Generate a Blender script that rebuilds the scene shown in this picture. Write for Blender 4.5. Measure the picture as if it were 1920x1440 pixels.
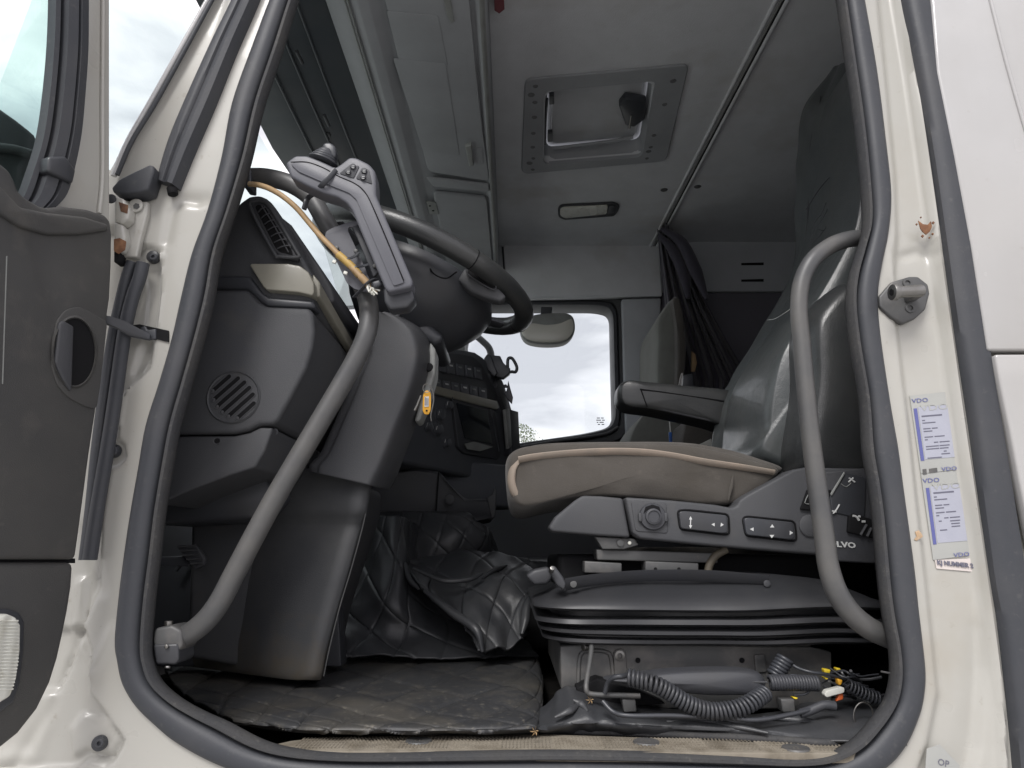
import bpy, bmesh, math, random
import numpy as np
from mathutils import Vector, Matrix, noise
R = math.radians
random.seed(7)
scene = bpy.context.scene
COL = scene.collection
for o in list(bpy.data.objects):
    bpy.data.objects.remove(o)

# ---------------------------------------------------------------- camera, world, sun, exposure
CAMP = Vector((0.0, -1.0, 0.24))
PITCH = R(13.0)
FPX = 1340.0
cam_data = bpy.data.cameras.new('camera')
cam_data.sensor_width = 36.0
cam_data.lens = 36.0 * FPX / 1920.0
cam_data.clip_start = 0.02
cam_data.clip_end = 3000
cam = bpy.data.objects.new('camera', cam_data)
COL.objects.link(cam)
cam.location = CAMP
cam.rotation_euler = (R(90) + PITCH, 0, 0)
scene.camera = cam

world = bpy.data.worlds.new("World")
scene.world = world
world.use_nodes = True
nt = world.node_tree
nt.nodes.clear()
wo = nt.nodes.new('ShaderNodeOutputWorld')
bg = nt.nodes.new('ShaderNodeBackground')
sky = nt.nodes.new('ShaderNodeTexSky')
sky.sky_type = 'NISHITA'
sky.sun_disc = False
SUN_EL, SUN_AZ = R(48), R(200)
sky.sun_elevation = SUN_EL
sky.sun_rotation = SUN_AZ
tc = nt.nodes.new('ShaderNodeTexCoord')
mp = nt.nodes.new('ShaderNodeMapping')
mp.inputs['Scale'].default_value = (1.0, 1.0, 2.6)
mp.inputs['Location'].default_value = (1.3, 2.2, .6)
n1 = nt.nodes.new('ShaderNodeTexNoise')
n1.inputs['Scale'].default_value = 3.4
n1.inputs['Detail'].default_value = 6
n1.inputs['Roughness'].default_value = 0.5
n1.inputs['Distortion'].default_value = 0.35
cr_ = nt.nodes.new('ShaderNodeValToRGB')
e = cr_.color_ramp.elements
e[0].position = 0.42; e[0].color = (2.85, 2.8, 3.05, 1)
e[1].position = 0.63; e[1].color = (5.9, 5.6, 5.7, 1)
m_ = cr_.color_ramp.elements.new(0.51); m_.color = (4.05, 3.95, 4.2, 1)
mixs = nt.nodes.new('ShaderNodeMix'); mixs.data_type = 'RGBA'
mixs.inputs[0].default_value = 0.96
nt.links.new(tc.outputs['Generated'], mp.inputs['Vector'])
nt.links.new(mp.outputs['Vector'], n1.inputs['Vector'])
nt.links.new(n1.outputs['Fac'], cr_.inputs['Fac'])
nt.links.new(sky.outputs['Color'], mixs.inputs[6])
nt.links.new(cr_.outputs['Color'], mixs.inputs[7])
nt.links.new(mixs.outputs[2], bg.inputs['Color'])
bg.inputs['Strength'].default_value = 0.13
nt.links.new(bg.outputs['Background'], wo.inputs['Surface'])

sun_d = bpy.data.lights.new('sun', 'SUN')
sun_d.energy = 1.5
sun_d.angle = R(25)
sun_d.color = (1.0, 0.975, 0.95)
sun = bpy.data.objects.new('sun', sun_d)
COL.objects.link(sun)
sdir = Vector((math.sin(SUN_AZ) * math.cos(SUN_EL), math.cos(SUN_AZ) * math.cos(SUN_EL), math.sin(SUN_EL)))
sun.rotation_euler = sdir.to_track_quat('Z', 'Y').to_euler()
sun.location = (0, -6, 8)

scene.view_settings.view_transform = 'Standard'
scene.view_settings.look = 'None'
scene.view_settings.exposure = 1.05
scene.view_settings.gamma = 1
scene.cycles.max_bounces = 8
scene.cycles.diffuse_bounces = 6
scene.cycles.use_denoising = True
scene.cycles.sample_clamp_indirect = 6

# ---------------------------------------------------------------- measuring helpers
CP, SP = math.cos(PITCH), math.sin(PITCH)
def ray(px, py):
    u = (px - 960.0) / FPX
    v = (720.0 - py) / FPX
    return Vector((u, CP - v * SP, SP + v * CP))
def P(px, py, y=None, x=None, z=None):
    """world point seen at photo position px,py on the plane y=, x= or z="""
    d = ray(px, py)
    if y is not None: t = (y - CAMP.y) / d.y
    elif x is not None: t = (x - CAMP.x) / d.x
    else: t = (z - CAMP.z) / d.z
    return CAMP + d * t
def PP(px, py, plane):
    o, n = plane
    d = ray(px, py)
    return CAMP + d * ((o - CAMP).dot(n) / d.dot(n))
def V(*a): return Vector(a)

def crom(pts, n=6, closed=False):
    pts = [Vector(p) for p in pts]
    out = []
    N = len(pts)
    segs = N if closed else N - 1
    for i in range(segs):
        if closed:
            p0, p1, p2, p3 = pts[(i-1) % N], pts[i], pts[(i+1) % N], pts[(i+2) % N]
        else:
            p1, p2 = pts[i], pts[i+1]
            p0 = pts[i-1] if i > 0 else p1 * 2 - p2
            p3 = pts[i+2] if i + 2 < N else p2 * 2 - p1
        for k in range(n):
            t = k / n
            out.append(0.5 * ((2*p1) + (p2-p0)*t + (2*p0-5*p1+4*p2-p3)*t*t + (3*p1-p0-3*p2+p3)*t*t*t))
    if not closed: out.append(pts[-1].copy())
    return out
def chk(pts, it=2, q=0.25):
    """round the corners of a closed outline"""
    pts = [Vector(p) for p in pts]
    for _ in range(it):
        o = []
        for i in range(len(pts)):
            a, b = pts[i], pts[(i+1) % len(pts)]
            o.append(a.lerp(b, q)); o.append(a.lerp(b, 1-q))
        pts = o
    return pts
def fil(pts, r=8, n=4):
    """fillet each corner of a closed outline with radius-like distance r (same units)"""
    pts = [Vector(p) for p in pts]
    o = []
    N = len(pts)
    for i in range(N):
        a, b, c = pts[i-1], pts[i], pts[(i+1) % N]
        d1 = min(r, (a-b).length * .45); d2 = min(r, (c-b).length * .45)
        s = b + (a-b).normalized() * d1; t = b + (c-b).normalized() * d2
        for k in range(n+1):
            f = k / n
            o.append(s * (1-f)**2 + b * 2*f*(1-f) + t * f*f)
    return o

# ---------------------------------------------------------------- object helpers
def finish(name, bm, mat, parent=None, smooth=35, label=None):
    me = bpy.data.meshes.new(name)
    bm.to_mesh(me); bm.free()
    return finish_me(name, me, mat, parent, smooth, label)
def finish_me(name, me, mat, parent=None, smooth=35, label=None):
    if isinstance(mat, (list, tuple)):
        for m in mat: me.materials.append(m)
    else:
        me.materials.append(mat)
    if smooth:
        me.shade_smooth()
        me.set_sharp_from_angle(angle=R(smooth))
    o = bpy.data.objects.new(name, me)
    COL.objects.link(o)
    if parent is not None: adopt(o, parent)
    if label: o['label'] = label
    return o
def wloc(p):
    v = p.location.copy()
    while p.parent is not None:
        p = p.parent; v += p.location
    return v
def adopt(o, parent):
    o.parent = parent
    o.location = o.location - wloc(parent)
def thing(name, label, cat, loc=(0, 0, 0), group=None):
    o = bpy.data.objects.new(name, None)
    o.empty_display_size = .05
    COL.objects.link(o)
    o.location = loc
    o['label'] = label; o['category'] = cat
    if group: o['group'] = group
    return o
def tag(o, label, cat, group=None):
    o['label'] = label; o['category'] = cat
    if group: o['group'] = group
    return o
def structure(o, label=None):
    o['kind'] = 'structure'
    if label: o['label'] = label
    return o
def mesh(name, verts, faces, mat, parent=None, smooth=35, label=None):
    me = bpy.data.meshes.new(name)
    me.from_pydata([tuple(v) for v in verts], [], faces)
    me.validate()
    return finish_me(name, me, mat, parent, smooth, label)
def fixn(bm):
    bmesh.ops.recalc_face_normals(bm, faces=bm.faces[:])
def bev(bm, r, seg=3, ang=25):
    if r <= 0: return
    ed = [e for e in bm.edges if len(e.link_faces) == 2 and e.calc_face_angle(0) > R(ang)]
    if ed: bmesh.ops.bevel(bm, geom=ed, offset=r, segments=seg, affect='EDGES', clamp_overlap=True, profile=0.5)

def prism(name, front, vec, mat, parent=None, b=.003, seg=3, smooth=40, label=None, ang=25):
    """solid from an outline of 3D points extruded by vec, edges rounded by b"""
    bm = bmesh.new()
    vs = [bm.verts.new(p) for p in front]
    f = bm.faces.new(vs)
    r = bmesh.ops.extrude_face_region(bm, geom=[f])
    for v in r['geom']:
        if isinstance(v, bmesh.types.BMVert): v.co += Vector(vec)
    fixn(bm)
    bev(bm, b, seg, ang)
    return finish(name, bm, mat, parent, smooth, label)
def slab(name, px, y, t, mat, parent=None, b=.003, rnd=0, plane=None, **k):
    """traced outline at depth y, thickness t away from the viewer"""
    p2 = [Vector((a, c)) for a, c in px]
    if rnd: p2 = fil(p2, rnd)
    if plane is None:
        pts = [P(a, c, y) for a, c in p2]; vec = Vector((0, t, 0))
    else:
        pts = [PP(a, c, plane) for a, c in p2]
        n = plane[1].normalized()
        if (plane[0] - CAMP).dot(n) < 0: n = -n
        vec = n * t
    return prism(name, pts, vec, mat, parent, b, **k)
def box(name, c, s, mat, parent=None, b=.003, rot=None, **k):
    hx, hy, hz = s[0]/2, s[1]/2, s[2]/2
    M = Matrix.Translation(Vector(c))
    if rot is not None: M = M @ (rot.to_4x4() if isinstance(rot, Matrix) else Matrix.Rotation(rot[1], 4, rot[0]))
    pts = [M @ Vector(q) for q in ((-hx,-hy,-hz),(hx,-hy,-hz),(hx,-hy,hz),(-hx,-hy,hz))]
    vec = (M.to_3x3() @ Vector((0, 2*hy, 0)))
    return prism(name, pts, vec, mat, parent, b, **k)
def loft_bm(secs, cap=True, closed=True, loop=False):
    bm = bmesh.new()
    rows = [[bm.verts.new(p) for p in s] for s in secs]
    n = len(rows[0]); m = len(rows)
    for i in range(m if loop else m-1):
        a, b = rows[i], rows[(i+1) % m]
        for j in range(n if closed else n-1):
            k = (j+1) % n
            try: bm.faces.new((a[j], a[k], b[k], b[j]))
            except ValueError: pass
    if cap and closed and not loop:
        bm.faces.new(rows[0][::-1]); bm.faces.new(rows[-1])
    return bm
def loft(name, secs, mat, parent=None, cap=True, closed=True, loop=False, smooth=40, label=None, thick=0):
    bm = loft_bm(secs, cap, closed, loop)
    fixn(bm)
    o = finish(name, bm, mat, parent, smooth, label)
    if thick:
        m = o.modifiers.new('solid', 'SOLIDIFY'); m.thickness = thick; m.offset = 0
    return o
def sweep_secs(path, prof, closed=False, up=None, scales=None):
    """frames along path, 2D profile points placed in (normal, binormal)"""
    N = len(path); secs = []
    T = []
    for i in range(N):
        a = path[(i-1) % N] if (closed or i > 0) else path[i]
        b = path[(i+1) % N] if (closed or i < N-1) else path[i]
        T.append((b - a).normalized())
    if up is None:
        u = T[0].orthogonal().normalized()
    for i in range(N):
        if up is not None:
            u_ = Vector(up)
            n_ = T[i].cross(u_).normalized()
            b_ = n_.cross(T[i]).normalized()
        else:
            u = (u - T[i] * u.dot(T[i])).normalized()
            n_ = u; b_ = T[i].cross(u).normalized()
        s = scales[i] if scales else 1
        secs.append([path[i] + n_ * (q[0]*s) + b_ * (q[1]*s) for q in prof])
    return secs
def circ(r, n=12): return [(r*math.cos(2*math.pi*k/n), r*math.sin(2*math.pi*k/n)) for k in range(n)]
def tube(name, pts, r, mat, parent=None, seg=12, n=6, closed=False, radii=None, smooth=50, label=None, raw=False, flat=None):
    path = [Vector(p) for p in pts] if raw else crom(pts, n, closed)
    sc = None
    if radii:
        sc = []
        M = len(radii) - 1
        for i in range(len(path)):
            f = i / (len(path) - 1) * M
            k = min(int(f), M-1)
            sc.append(radii[k] * (1-(f-k)) + radii[k+1] * (f-k))
        prof = circ(1, seg)
    else:
        prof = circ(r, seg)
    if flat: prof = [(a*flat[0], b_*flat[1]) for a, b_ in prof]
    return loft(name, sweep_secs(path, prof, closed, None, sc), mat, parent, loop=closed, smooth=smooth, label=label)
def cyl(name, c, axis, r, h, mat, parent=None, seg=24, b=.001, r2=None, **k):
    """cylinder starting at c, going h along axis"""
    axis = Vector(axis).normalized()
    u = axis.orthogonal().normalized(); w = axis.cross(u)
    c = Vector(c)
    s0 = [c + u*(r*math.cos(a)) + w*(r*math.sin(a)) for a in [2*math.pi*i/seg for i in range(seg)]]
    rr = r if r2 is None else r2
    s1 = [c + axis*h + u*(rr*math.cos(a)) + w*(rr*math.sin(a)) for a in [2*math.pi*i/seg for i in range(seg)]]
    bm = loft_bm([s0, s1]); fixn(bm); bev(bm, b, 2, 40)
    return finish(name, bm, mat, parent, 40, k.get('label'))
def lathe(name, c, axis, prof, mat, parent=None, seg=28, cap=True, **k):
    """prof: list of (radius, height along axis)"""
    axis = Vector(axis).normalized(); u = axis.orthogonal().normalized(); w = axis.cross(u); c = Vector(c)
    secs = [[c + axis*h + u*(r*math.cos(2*math.pi*i/seg)) + w*(r*math.sin(2*math.pi*i/seg)) for i in range(seg)] for r, h in prof]
    return loft(name, secs, mat, parent, cap=cap, **k)
def ball(name, c, r, mat, parent=None, sc=(1,1,1), sub=3, **k):
    bm = bmesh.new(); bmesh.ops.create_icosphere(bm, subdivisions=sub, radius=r)
    for v in bm.verts: v.co = Vector(c) + Vector((v.co.x*sc[0], v.co.y*sc[1], v.co.z*sc[2]))
    return finish(name, bm, mat, parent, 60, k.get('label'))
def grid(name, f, nu, nv, mat, parent=None, smooth=60, thick=0, label=None):
    vs = []; fs = []
    for j in range(nv+1):
        for i in range(nu+1):
            vs.append(f(i/nu, j/nv))
    for j in range(nv):
        for i in range(nu):
            a = j*(nu+1)+i
            fs.append((a, a+1, a+nu+2, a+nu+1))
    o = mesh(name, vs, fs, mat, parent, smooth, label)
    if thick:
        m = o.modifiers.new('solid', 'SOLIDIFY'); m.thickness = thick; m.offset = 0
    return o
def text(name, s, c, size, right, up, mat, parent=None, depth=.0003, bold=0, label=None, align='CENTER', sx=1, shear=0):
    cu = bpy.data.curves.new(name, 'FONT'); cu.body = s; cu.size = size; cu.align_x = align; cu.align_y = 'CENTER'
    cu.extrude = depth; cu.offset = bold; cu.resolution_u = 2; cu.shear = shear
    tmp = bpy.data.objects.new(name + '_tmp', cu); COL.objects.link(tmp)
    dg = bpy.context.evaluated_depsgraph_get()
    me = bpy.data.meshes.new_from_object(tmp.evaluated_get(dg))
    bpy.data.objects.remove(tmp)
    r = Vector(right).normalized(); u = Vector(up).normalized(); n = r.cross(u).normalized(); c = Vector(c)
    for v in me.vertices:
        p = v.co.copy(); v.co = c + r*(p.x*sx) + u*p.y + n*p.z
    me.materials.clear()
    return finish_me(name, me, mat, parent, 0, label)

# ---------------------------------------------------------------- materials
def M(name, col, rough=.5, metal=0, spec=.5, bump=None, var=None, dirt=None, coat=0, sheen=0, alpha=1, trans=0, emit=None, zdirt=None):
    m = bpy.data.materials.new(name); m.use_nodes = True
    t = m.node_tree; b = t.nodes['Principled BSDF']
    L = t.links.new
    b.inputs['Base Color'].default_value = (*col, 1)
    b.inputs['Roughness'].default_value = rough
    b.inputs['Metallic'].default_value = metal
    b.inputs['Specular IOR Level'].default_value = spec
    b.inputs['Coat Weight'].default_value = coat
    b.inputs['Sheen Weight'].default_value = sheen
    b.inputs['Transmission Weight'].default_value = trans
    b.inputs['Alpha'].default_value = alpha
    tcn = t.nodes.new('ShaderNodeTexCoord')
    src = tcn.outputs['Object']
    colsock = None
    def nz(scale, det=4, rg=.55, st=None):
        n = t.nodes.new('ShaderNodeTexNoise'); n.inputs['Scale'].default_value = scale
        n.inputs['Detail'].default_value = det; n.inputs['Roughness'].default_value = rg
        if st:
            mm = t.nodes.new('ShaderNodeMapping'); mm.inputs['Scale'].default_value = st
            L(src, mm.inputs['Vector']); L(mm.outputs['Vector'], n.inputs['Vector'])
        else: L(src, n.inputs['Vector'])
        return n
    def mix(fac, a, bcol):
        x = t.nodes.new('ShaderNodeMix'); x.data_type = 'RGBA'
        L(fac, x.inputs[0])
        if a is None: x.inputs[6].default_value = (*col, 1)
        else: L(a, x.inputs[6])
        x.inputs[7].default_value = (*bcol, 1)
        return x.outputs[2]
    def ramp(f, lo, hi):
        r = t.nodes.new('ShaderNodeMapRange'); L(f, r.inputs[0])
        r.inputs[1].default_value = lo; r.inputs[2].default_value = hi
        return r.outputs[0]
    if var:      # (scale, colour, lo, hi)
        for vv in (var if isinstance(var, list) else [var]):
            n = nz(vv[0], 5, .6, vv[4] if len(vv) > 4 else None)
            colsock = mix(ramp(n.outputs['Fac'], vv[2], vv[3]), colsock, vv[1])
        if not metal:
            n = nz(11, 3); rr = t.nodes.new('ShaderNodeMapRange'); L(n.outputs['Fac'], rr.inputs[0])
            rr.inputs[3].default_value = max(.05, rough-.1); rr.inputs[4].default_value = min(1, rough+.12)
            L(rr.outputs[0], b.inputs['Roughness'])
    if zdirt:    # caked dirt near the floor: (height, colour)
        sp = t.nodes.new('ShaderNodeSeparateXYZ'); L(src, sp.inputs[0])
        n = nz(26, 6, .7)
        ad = t.nodes.new('ShaderNodeMath'); ad.operation = 'MULTIPLY_ADD'; L(n.outputs['Fac'], ad.inputs[0]); ad.inputs[1].default_value = -.34; L(sp.outputs['Z'], ad.inputs[2])
        colsock = mix(ramp(ad.outputs[0], zdirt[0], zdirt[0]-.16), colsock, zdirt[1])
    if colsock is not None: L(colsock, b.inputs['Base Color'])
    last = None
    for bb in ([bump] if bump and not isinstance(bump, list) else (bump or [])):   # (kind, scale, strength, distance)
        kind, sc, st, di = bb[:4]
        if kind == 'v':
            n = t.nodes.new('ShaderNodeTexVoronoi'); n.inputs['Scale'].default_value = sc; L(src, n.inputs['Vector']); h = n.outputs['Distance']
        elif kind == 'w':
            n = t.nodes.new('ShaderNodeTexWave'); n.inputs['Scale'].default_value = sc; n.inputs['Distortion'].default_value = .5; L(src, n.inputs['Vector']); h = n.outputs['Fac']
        else:
            n = nz(sc, 5, .6, bb[4] if len(bb) > 4 else None); h = n.outputs['Fac']
        bp = t.nodes.new('ShaderNodeBump'); bp.inputs['Strength'].default_value = st; bp.inputs['Distance'].default_value = di
        L(h, bp.inputs['Height'])
        if last is not None: L(last, bp.inputs['Normal'])
        last = bp.outputs['Normal']
    if last is not None: L(last, b.inputs['Normal'])
    if emit:
        b.inputs['Emission Color'].default_value = (*emit, 1); b.inputs['Emission Strength'].default_value = 1
    return m
def glass(name, tint=(.85, .93, .9), rough=0.0, opac=.92):
    m = bpy.data.materials.new(name); m.use_nodes = True
    t = m.node_tree; t.nodes.clear()
    out = t.nodes.new('ShaderNodeOutputMaterial')
    tr = t.nodes.new('ShaderNodeBsdfTransparent'); tr.inputs['Color'].default_value = (*tint, 1)
    gl = t.nodes.new('ShaderNodeBsdfGlossy'); gl.inputs['Roughness'].default_value = .02; gl.inputs['Color'].default_value = (1, 1, 1, 1)
    fr = t.nodes.new('ShaderNodeFresnel'); fr.inputs['IOR'].default_value = 1.45
    # panes are thin two-sided sheets: ignore which way the face looks
    mx = t.nodes.new('ShaderNodeMixShader')
    geo = t.nodes.new('ShaderNodeNewGeometry')
    L = t.links.new
    ior = t.nodes.new('ShaderNodeMix'); ior.data_type = 'FLOAT'
    L(geo.outputs['Backfacing'], ior.inputs[0]); ior.inputs[2].default_value = 1.45; ior.inputs[3].default_value = 1/1.45
    L(ior.outputs[0], fr.inputs['IOR'])
    L(fr.outputs[0], mx.inputs[0]); L(tr.outputs[0], mx.inputs[1]); L(gl.outputs[0], mx.inputs[2])
    L(mx.outputs[0], out.inputs['Surface'])
    return m

DUST = (.23, .2, .16)
m_paint = M('cream_paint', (.41, .402, .368), .3, spec=.5, coat=.25,
            var=[(7, (.39, .375, .335), .5, .75), (38, (.27, .24, .19), .66, .84), (3, (.33, .295, .235), .60, .9), (160, (.2, .175, .14), .70, .8)], bump=('n', 60, .03, .002))
m_paintw = M('white_paint', (.44, .437, .435), .22, coat=.4, var=[(4, (.40,.395,.385), .4, .8), (2.2, (.37, .36, .345), .5, .85, (1, 1, .25)), (60, (.36, .345, .32), .66, .85)], bump=[('n', 3, .25, .012), ('n', 200, .03, .0006)])
m_rust = M('rust', (.16, .075, .04), .9, var=[(90, (.27, .14, .07), .45, .7), (40, (.07, .04, .03), .5, .75)], bump=('n', 120, .5, .002))
m_rubber = M('black_rubber', (.044, .047, .054), .5, spec=.4, var=[(9, (.062, .063, .067), .45, .85), (90, (.09, .09, .09), .6, .9)], bump=('n', 260, .25, .0008))
m_rubber_d = M('dusty_rubber', (.045, .046, .049), .7, spec=.3, var=[(14, (.065, .063, .06), .4, .8), (150, (.13, .125, .115), .58, .85), (300, (.02, .02, .02), .55, .8)], bump=('n', 420, .5, .001))
m_plas = M('grey_black_plastic', (.058, .060, .065), .56, spec=.35, var=[(5, (.070, .070, .071), .4, .85), (16, (.085, .082, .076), .6, .95), (90, (.1, .095, .088), .68, .92)], bump=[('v', 900, .35, .0006), ('n', 30, .05, .002)])
m_plasd = M('dark_plastic', (.048, .050, .057), .5, spec=.4, var=(6, (.05, .05, .05), .4, .85), bump=('v', 900, .3, .0005))
m_plasb = M('smooth_black_plastic', (.042, .045, .052), .38, spec=.5, var=(12, (.035, .035, .037), .4, .85), bump=('n', 120, .08, .0006))
m_ped = M('scuffed_pedestal_plastic', (.056, .058, .062), .5, spec=.4, var=[(5, (.09, .09, .088), .4, .85), (90, (.12, .11, .1), .66, .9)], bump=[('v', 900, .3, .0006)], zdirt=(-.05, (.085, .074, .058)))
m_ctr = M('hazed_dash_plastic', (.088, .094, .106), .5, spec=.4, var=(9, (.105, .108, .115), .4, .85), bump=('v', 800, .3, .0005))  # bluish haze over the centre dash is mixed into this base colour
m_door = M('door_trim_plastic', (.054, .054, .054), .58, spec=.35, var=[(4, (.080, .077, .071), .4, .85), (18, (.095, .09, .082), .56, .85), (30, (.13, .125, .115), .68, .85, (1, 1, .12)), (70, (.12, .11, .1), .66, .95)], bump=[('v', 800, .35, .0006), ('n', 22, .06, .003)])
m_beige = M('champagne_trim', (.24, .23, .19), .4, spec=.5, coat=.15, var=(18, (.18, .17, .14), .5, .85))
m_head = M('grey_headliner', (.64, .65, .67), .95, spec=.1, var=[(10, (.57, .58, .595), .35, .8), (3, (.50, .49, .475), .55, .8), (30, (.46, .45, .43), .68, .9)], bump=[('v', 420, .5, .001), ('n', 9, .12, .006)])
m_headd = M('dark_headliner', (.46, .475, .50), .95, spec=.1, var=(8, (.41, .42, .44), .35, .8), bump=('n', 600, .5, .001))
m_shelf = M('shelf_plastic', (.33, .34, .355), .6, spec=.3, var=(7, (.28, .29, .30), .4, .85), bump=('v', 700, .25, .0005))
m_tube = M('grey_handle_coat', (.066, .067, .069), .42, spec=.5, var=(10, (.12, .115, .105), .4, .85), bump=('n', 400, .2, .0005))
m_steel = M('worn_steel', (.27, .265, .255), .42, 1, var=(40, (.2, .19, .17), .4, .8), bump=('n', 150, .15, .0005))
m_steeld = M('painted_steel', (.085, .086, .086), .5, .2, var=[(20, (.16, .15, .14), .5, .8), (90, (.2, .18, .15), .66, .9)], bump=('n', 90, .1, .001))
m_fab = M('seat_fabric', (.080, .073, .065), .95, spec=.15, sheen=.15, var=[(7, (.062, .055, .046), .4, .75), (40, (.12, .108, .094), .6, .85)], bump=[('n', 900, .6, .001), ('n', 18, .25, .006)])
m_fabtop = M('seat_fabric_dark', (.085, .078, .07), .95, spec=.15, sheen=.3, var=(14, (.06, .055, .05), .4, .75), bump=('n', 900, .6, .001))
m_pipe = M('seat_piping', (.23, .195, .16), .8, var=(30, (.3, .24, .19), .4, .8), bump=('n', 500, .4, .0008))
m_leath = M('black_leather', (.028, .030, .031), .36, spec=.55, coat=.1, var=(9, (.045, .046, .045), .4, .8), bump=[('v', 420, .3, .0007), ('n', 16, .22, .006)])
m_leatg = M('worn_grey_leather', (.055, .062, .064), .33, spec=.55, coat=.1, var=(9, (.072, .076, .074), .4, .8), bump=[('v', 500, .3, .0006), ('n', 14, .3, .008)])
m_bell = M('bellows_rubber', (.026, .027, .030), .42, spec=.45, var=[(8, (.04, .04, .042), .45, .8), (60, (.06, .058, .054), .66, .9)], bump=('n', 60, .12, .001))
m_quilt = M('quilted_black_leatherette', (.036, .038, .042), .42, spec=.5, var=[(12, (.055, .056, .058), .4, .8), (60, (.1, .095, .088), .66, .9)], bump=[('v', 500, .25, .0005), ('n', 30, .2, .004)])
m_mat = M('dusty_quilted_mat', (.034, .035, .037), .5, spec=.45, var=[(4.4, (.105, .096, .078), .50, .78), (100, (.20, .182, .15), .58, .82), (26, (.07, .065, .056), .52, .8)], bump=[('n', 300, .4, .001), ('n', 40, .2, .003)])
m_carpet = M('black_carpet', (.02, .019, .018), 1, spec=.05, var=[(30, (.05, .045, .038), .5, .8)], bump=('n', 500, .8, .002))
m_tread = M('sandy_tread', (.23, .205, .165), .85, spec=.2, var=[(30, (.15, .13, .10), .45, .7), (12, (.11, .10, .085), .6, .8)], bump=('n', 300, .4, .001))
m_hand = M('handset_plastic', (.092, .094, .108), .42, spec=.45, var=(8, (.11, .112, .125), .4, .8), bump=('v', 900, .2, .0004))
m_white = M('white_plastic', (.6, .6, .55), .5)
m_yellow = M('yellow_plastic', (.75, .38, .03), .4)
m_tape = M('faded_yellow_tape', (.42, .28, .08), .5, var=(60, (.2, .13, .04), .45, .7))
m_yel2 = M('bright_yellow', (.75, .55, .03), .5)
m_orange = M('orange_red', (.6, .12, .03), .5)
m_blue = M('blue_print', (.10, .11, .29), .5)
m_text = M('white_print', (.55, .56, .55), .5)
m_label = M('sticker_film', (.37, .375, .355), .3, var=(10, (.33, .335, .32), .4, .8))
m_label2 = M('sticker_paper', (.37, .38, .44), .5, var=(30, (.34, .35, .41), .4, .8))
m_mirf = M('mirror_reflection', (.62, .60, .54), .25, spec=.6)  # pale beige painted in place of the bright reflection in the glass
m_hose = M('brown_hose', (.11, .095, .07), .6)
m_print = M('dark_print', (.12, .12, .16), .6)
m_cable = M('beige_cable', (.36, .24, .12), .55, var=(40, (.25, .17, .09), .4, .8))
m_lamp = M('lamp_lens', (.66, .66, .60), .2, spec=.6, coat=.4, var=(30, (.40, .37, .28), .5, .8), bump=('w', 60, .5, .002))
m_mirror = M('mirror_glass', (.8, .8, .78), .04, 1)
m_black = M('matt_black', (.008, .008, .009), .8, spec=.2)
m_visor = M('dark_visor_mesh', (.06, .07, .078), .35, spec=.5, var=(6, (.08, .085, .09), .4, .8), bump=('n', 12, .1, .004))
m_curtain = M('dark_curtain', (.075, .072, .092), .95, spec=.1, sheen=.2, var=(9, (.06, .056, .07), .4, .8), bump=('n', 400, .5, .001))
m_grey = M('pale_grey_plastic', (.25, .26, .25), .5, var=(20, (.2, .2, .19), .4, .8))
m_screen = M('screen_glass', (.010, .012, .016), .12, spec=.6)
m_ground = M('gravel_yard', (.43, .43, .425), .95, var=[(.6, (.31, .3, .27), .4, .7), (30, (.45, .43, .4), .5, .8)], bump=('n', 30, .6, .02))
m_leaf = M('leaves', (.07, .10, .03), .6, var=(6, (.11, .13, .05), .4, .7))
m_bark = M('bark', (.09, .07, .05), .9, bump=('n', 20, .6, .02))
g_glass = glass('clear_glass', (.93, .97, .955))
g_tint = glass('windscreen_glass', (.86, .95, .93))
# ---------------------------------------------------------------- outside ground and shell of the cab
ground = grid('ground', lambda u, v: V((u-.5)*1600, (v-.5)*1600, -1.35), 8, 8, m_ground)
structure(ground, 'grey gravel yard the truck stands on')

def rayrect(c, p, x0, x1, z0, z1):
    dx, dz = p[0]-c[0], p[1]-c[1]
    t = 1e9
    if dx > 1e-9: t = min(t, (x1-c[0])/dx)
    if dx < -1e-9: t = min(t, (x0-c[0])/dx)
    if dz > 1e-9: t = min(t, (z1-c[1])/dz)
    if dz < -1e-9: t = min(t, (z0-c[1])/dz)
    return (c[0]+dx*t, c[1]+dz*t)
def holed(name, inner, rect, frame, mat, thick, extra=()):
    """sheet with a hole. inner: 2D outline; rect: x0,x1,z0,z1; frame(a,b)->3D; thick: 3D vector"""
    c = (sum(p[0] for p in inner)/len(inner), sum(p[1] for p in inner)/len(inner))
    outer = [rayrect(c, p, *rect) for p in inner]
    # snap nearest to the corners
    for cx in (rect[0], rect[1]):
        for cz in (rect[2], rect[3]):
            k = min(range(len(outer)), key=lambda i: (outer[i][0]-cx)**2 + (outer[i][1]-cz)**2)
            outer[k] = (cx, cz)
    N = len(inner)
    t = Vector(thick)
    secs = [[frame(*p) for p in outer], [frame(*p) for p in inner], [frame(*p)+t for p in inner], [frame(*p)+t for p in outer]]
    bm = loft_bm(secs, cap=False, loop=True)
    fixn(bm)
    return finish(name, bm, mat, None, 30)

ZC = 1.59
# floor
fl = box('floor', (.4, 1.10, -.06), (2.4, 2.02, .04), m_carpet, b=0); structure(fl, 'black carpeted cab floor')
# ceiling with the hatch opening
well = [P(a, b, z=ZC) for a, b in ((1022, 171), (1226, 151), (1207, 292), (1020, 307))]
well2 = fil([Vector((p.x, p.y)) for p in well], .04, 5)
ce = holed('ceiling', [(p.x, p.y) for p in well2], (-.6, 1.7, -.02, 2.14), lambda a, b: V(a, b, ZC), m_head, (0, 0, .03))
structure(ce, 'grey felt headliner of the cab roof')
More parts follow.
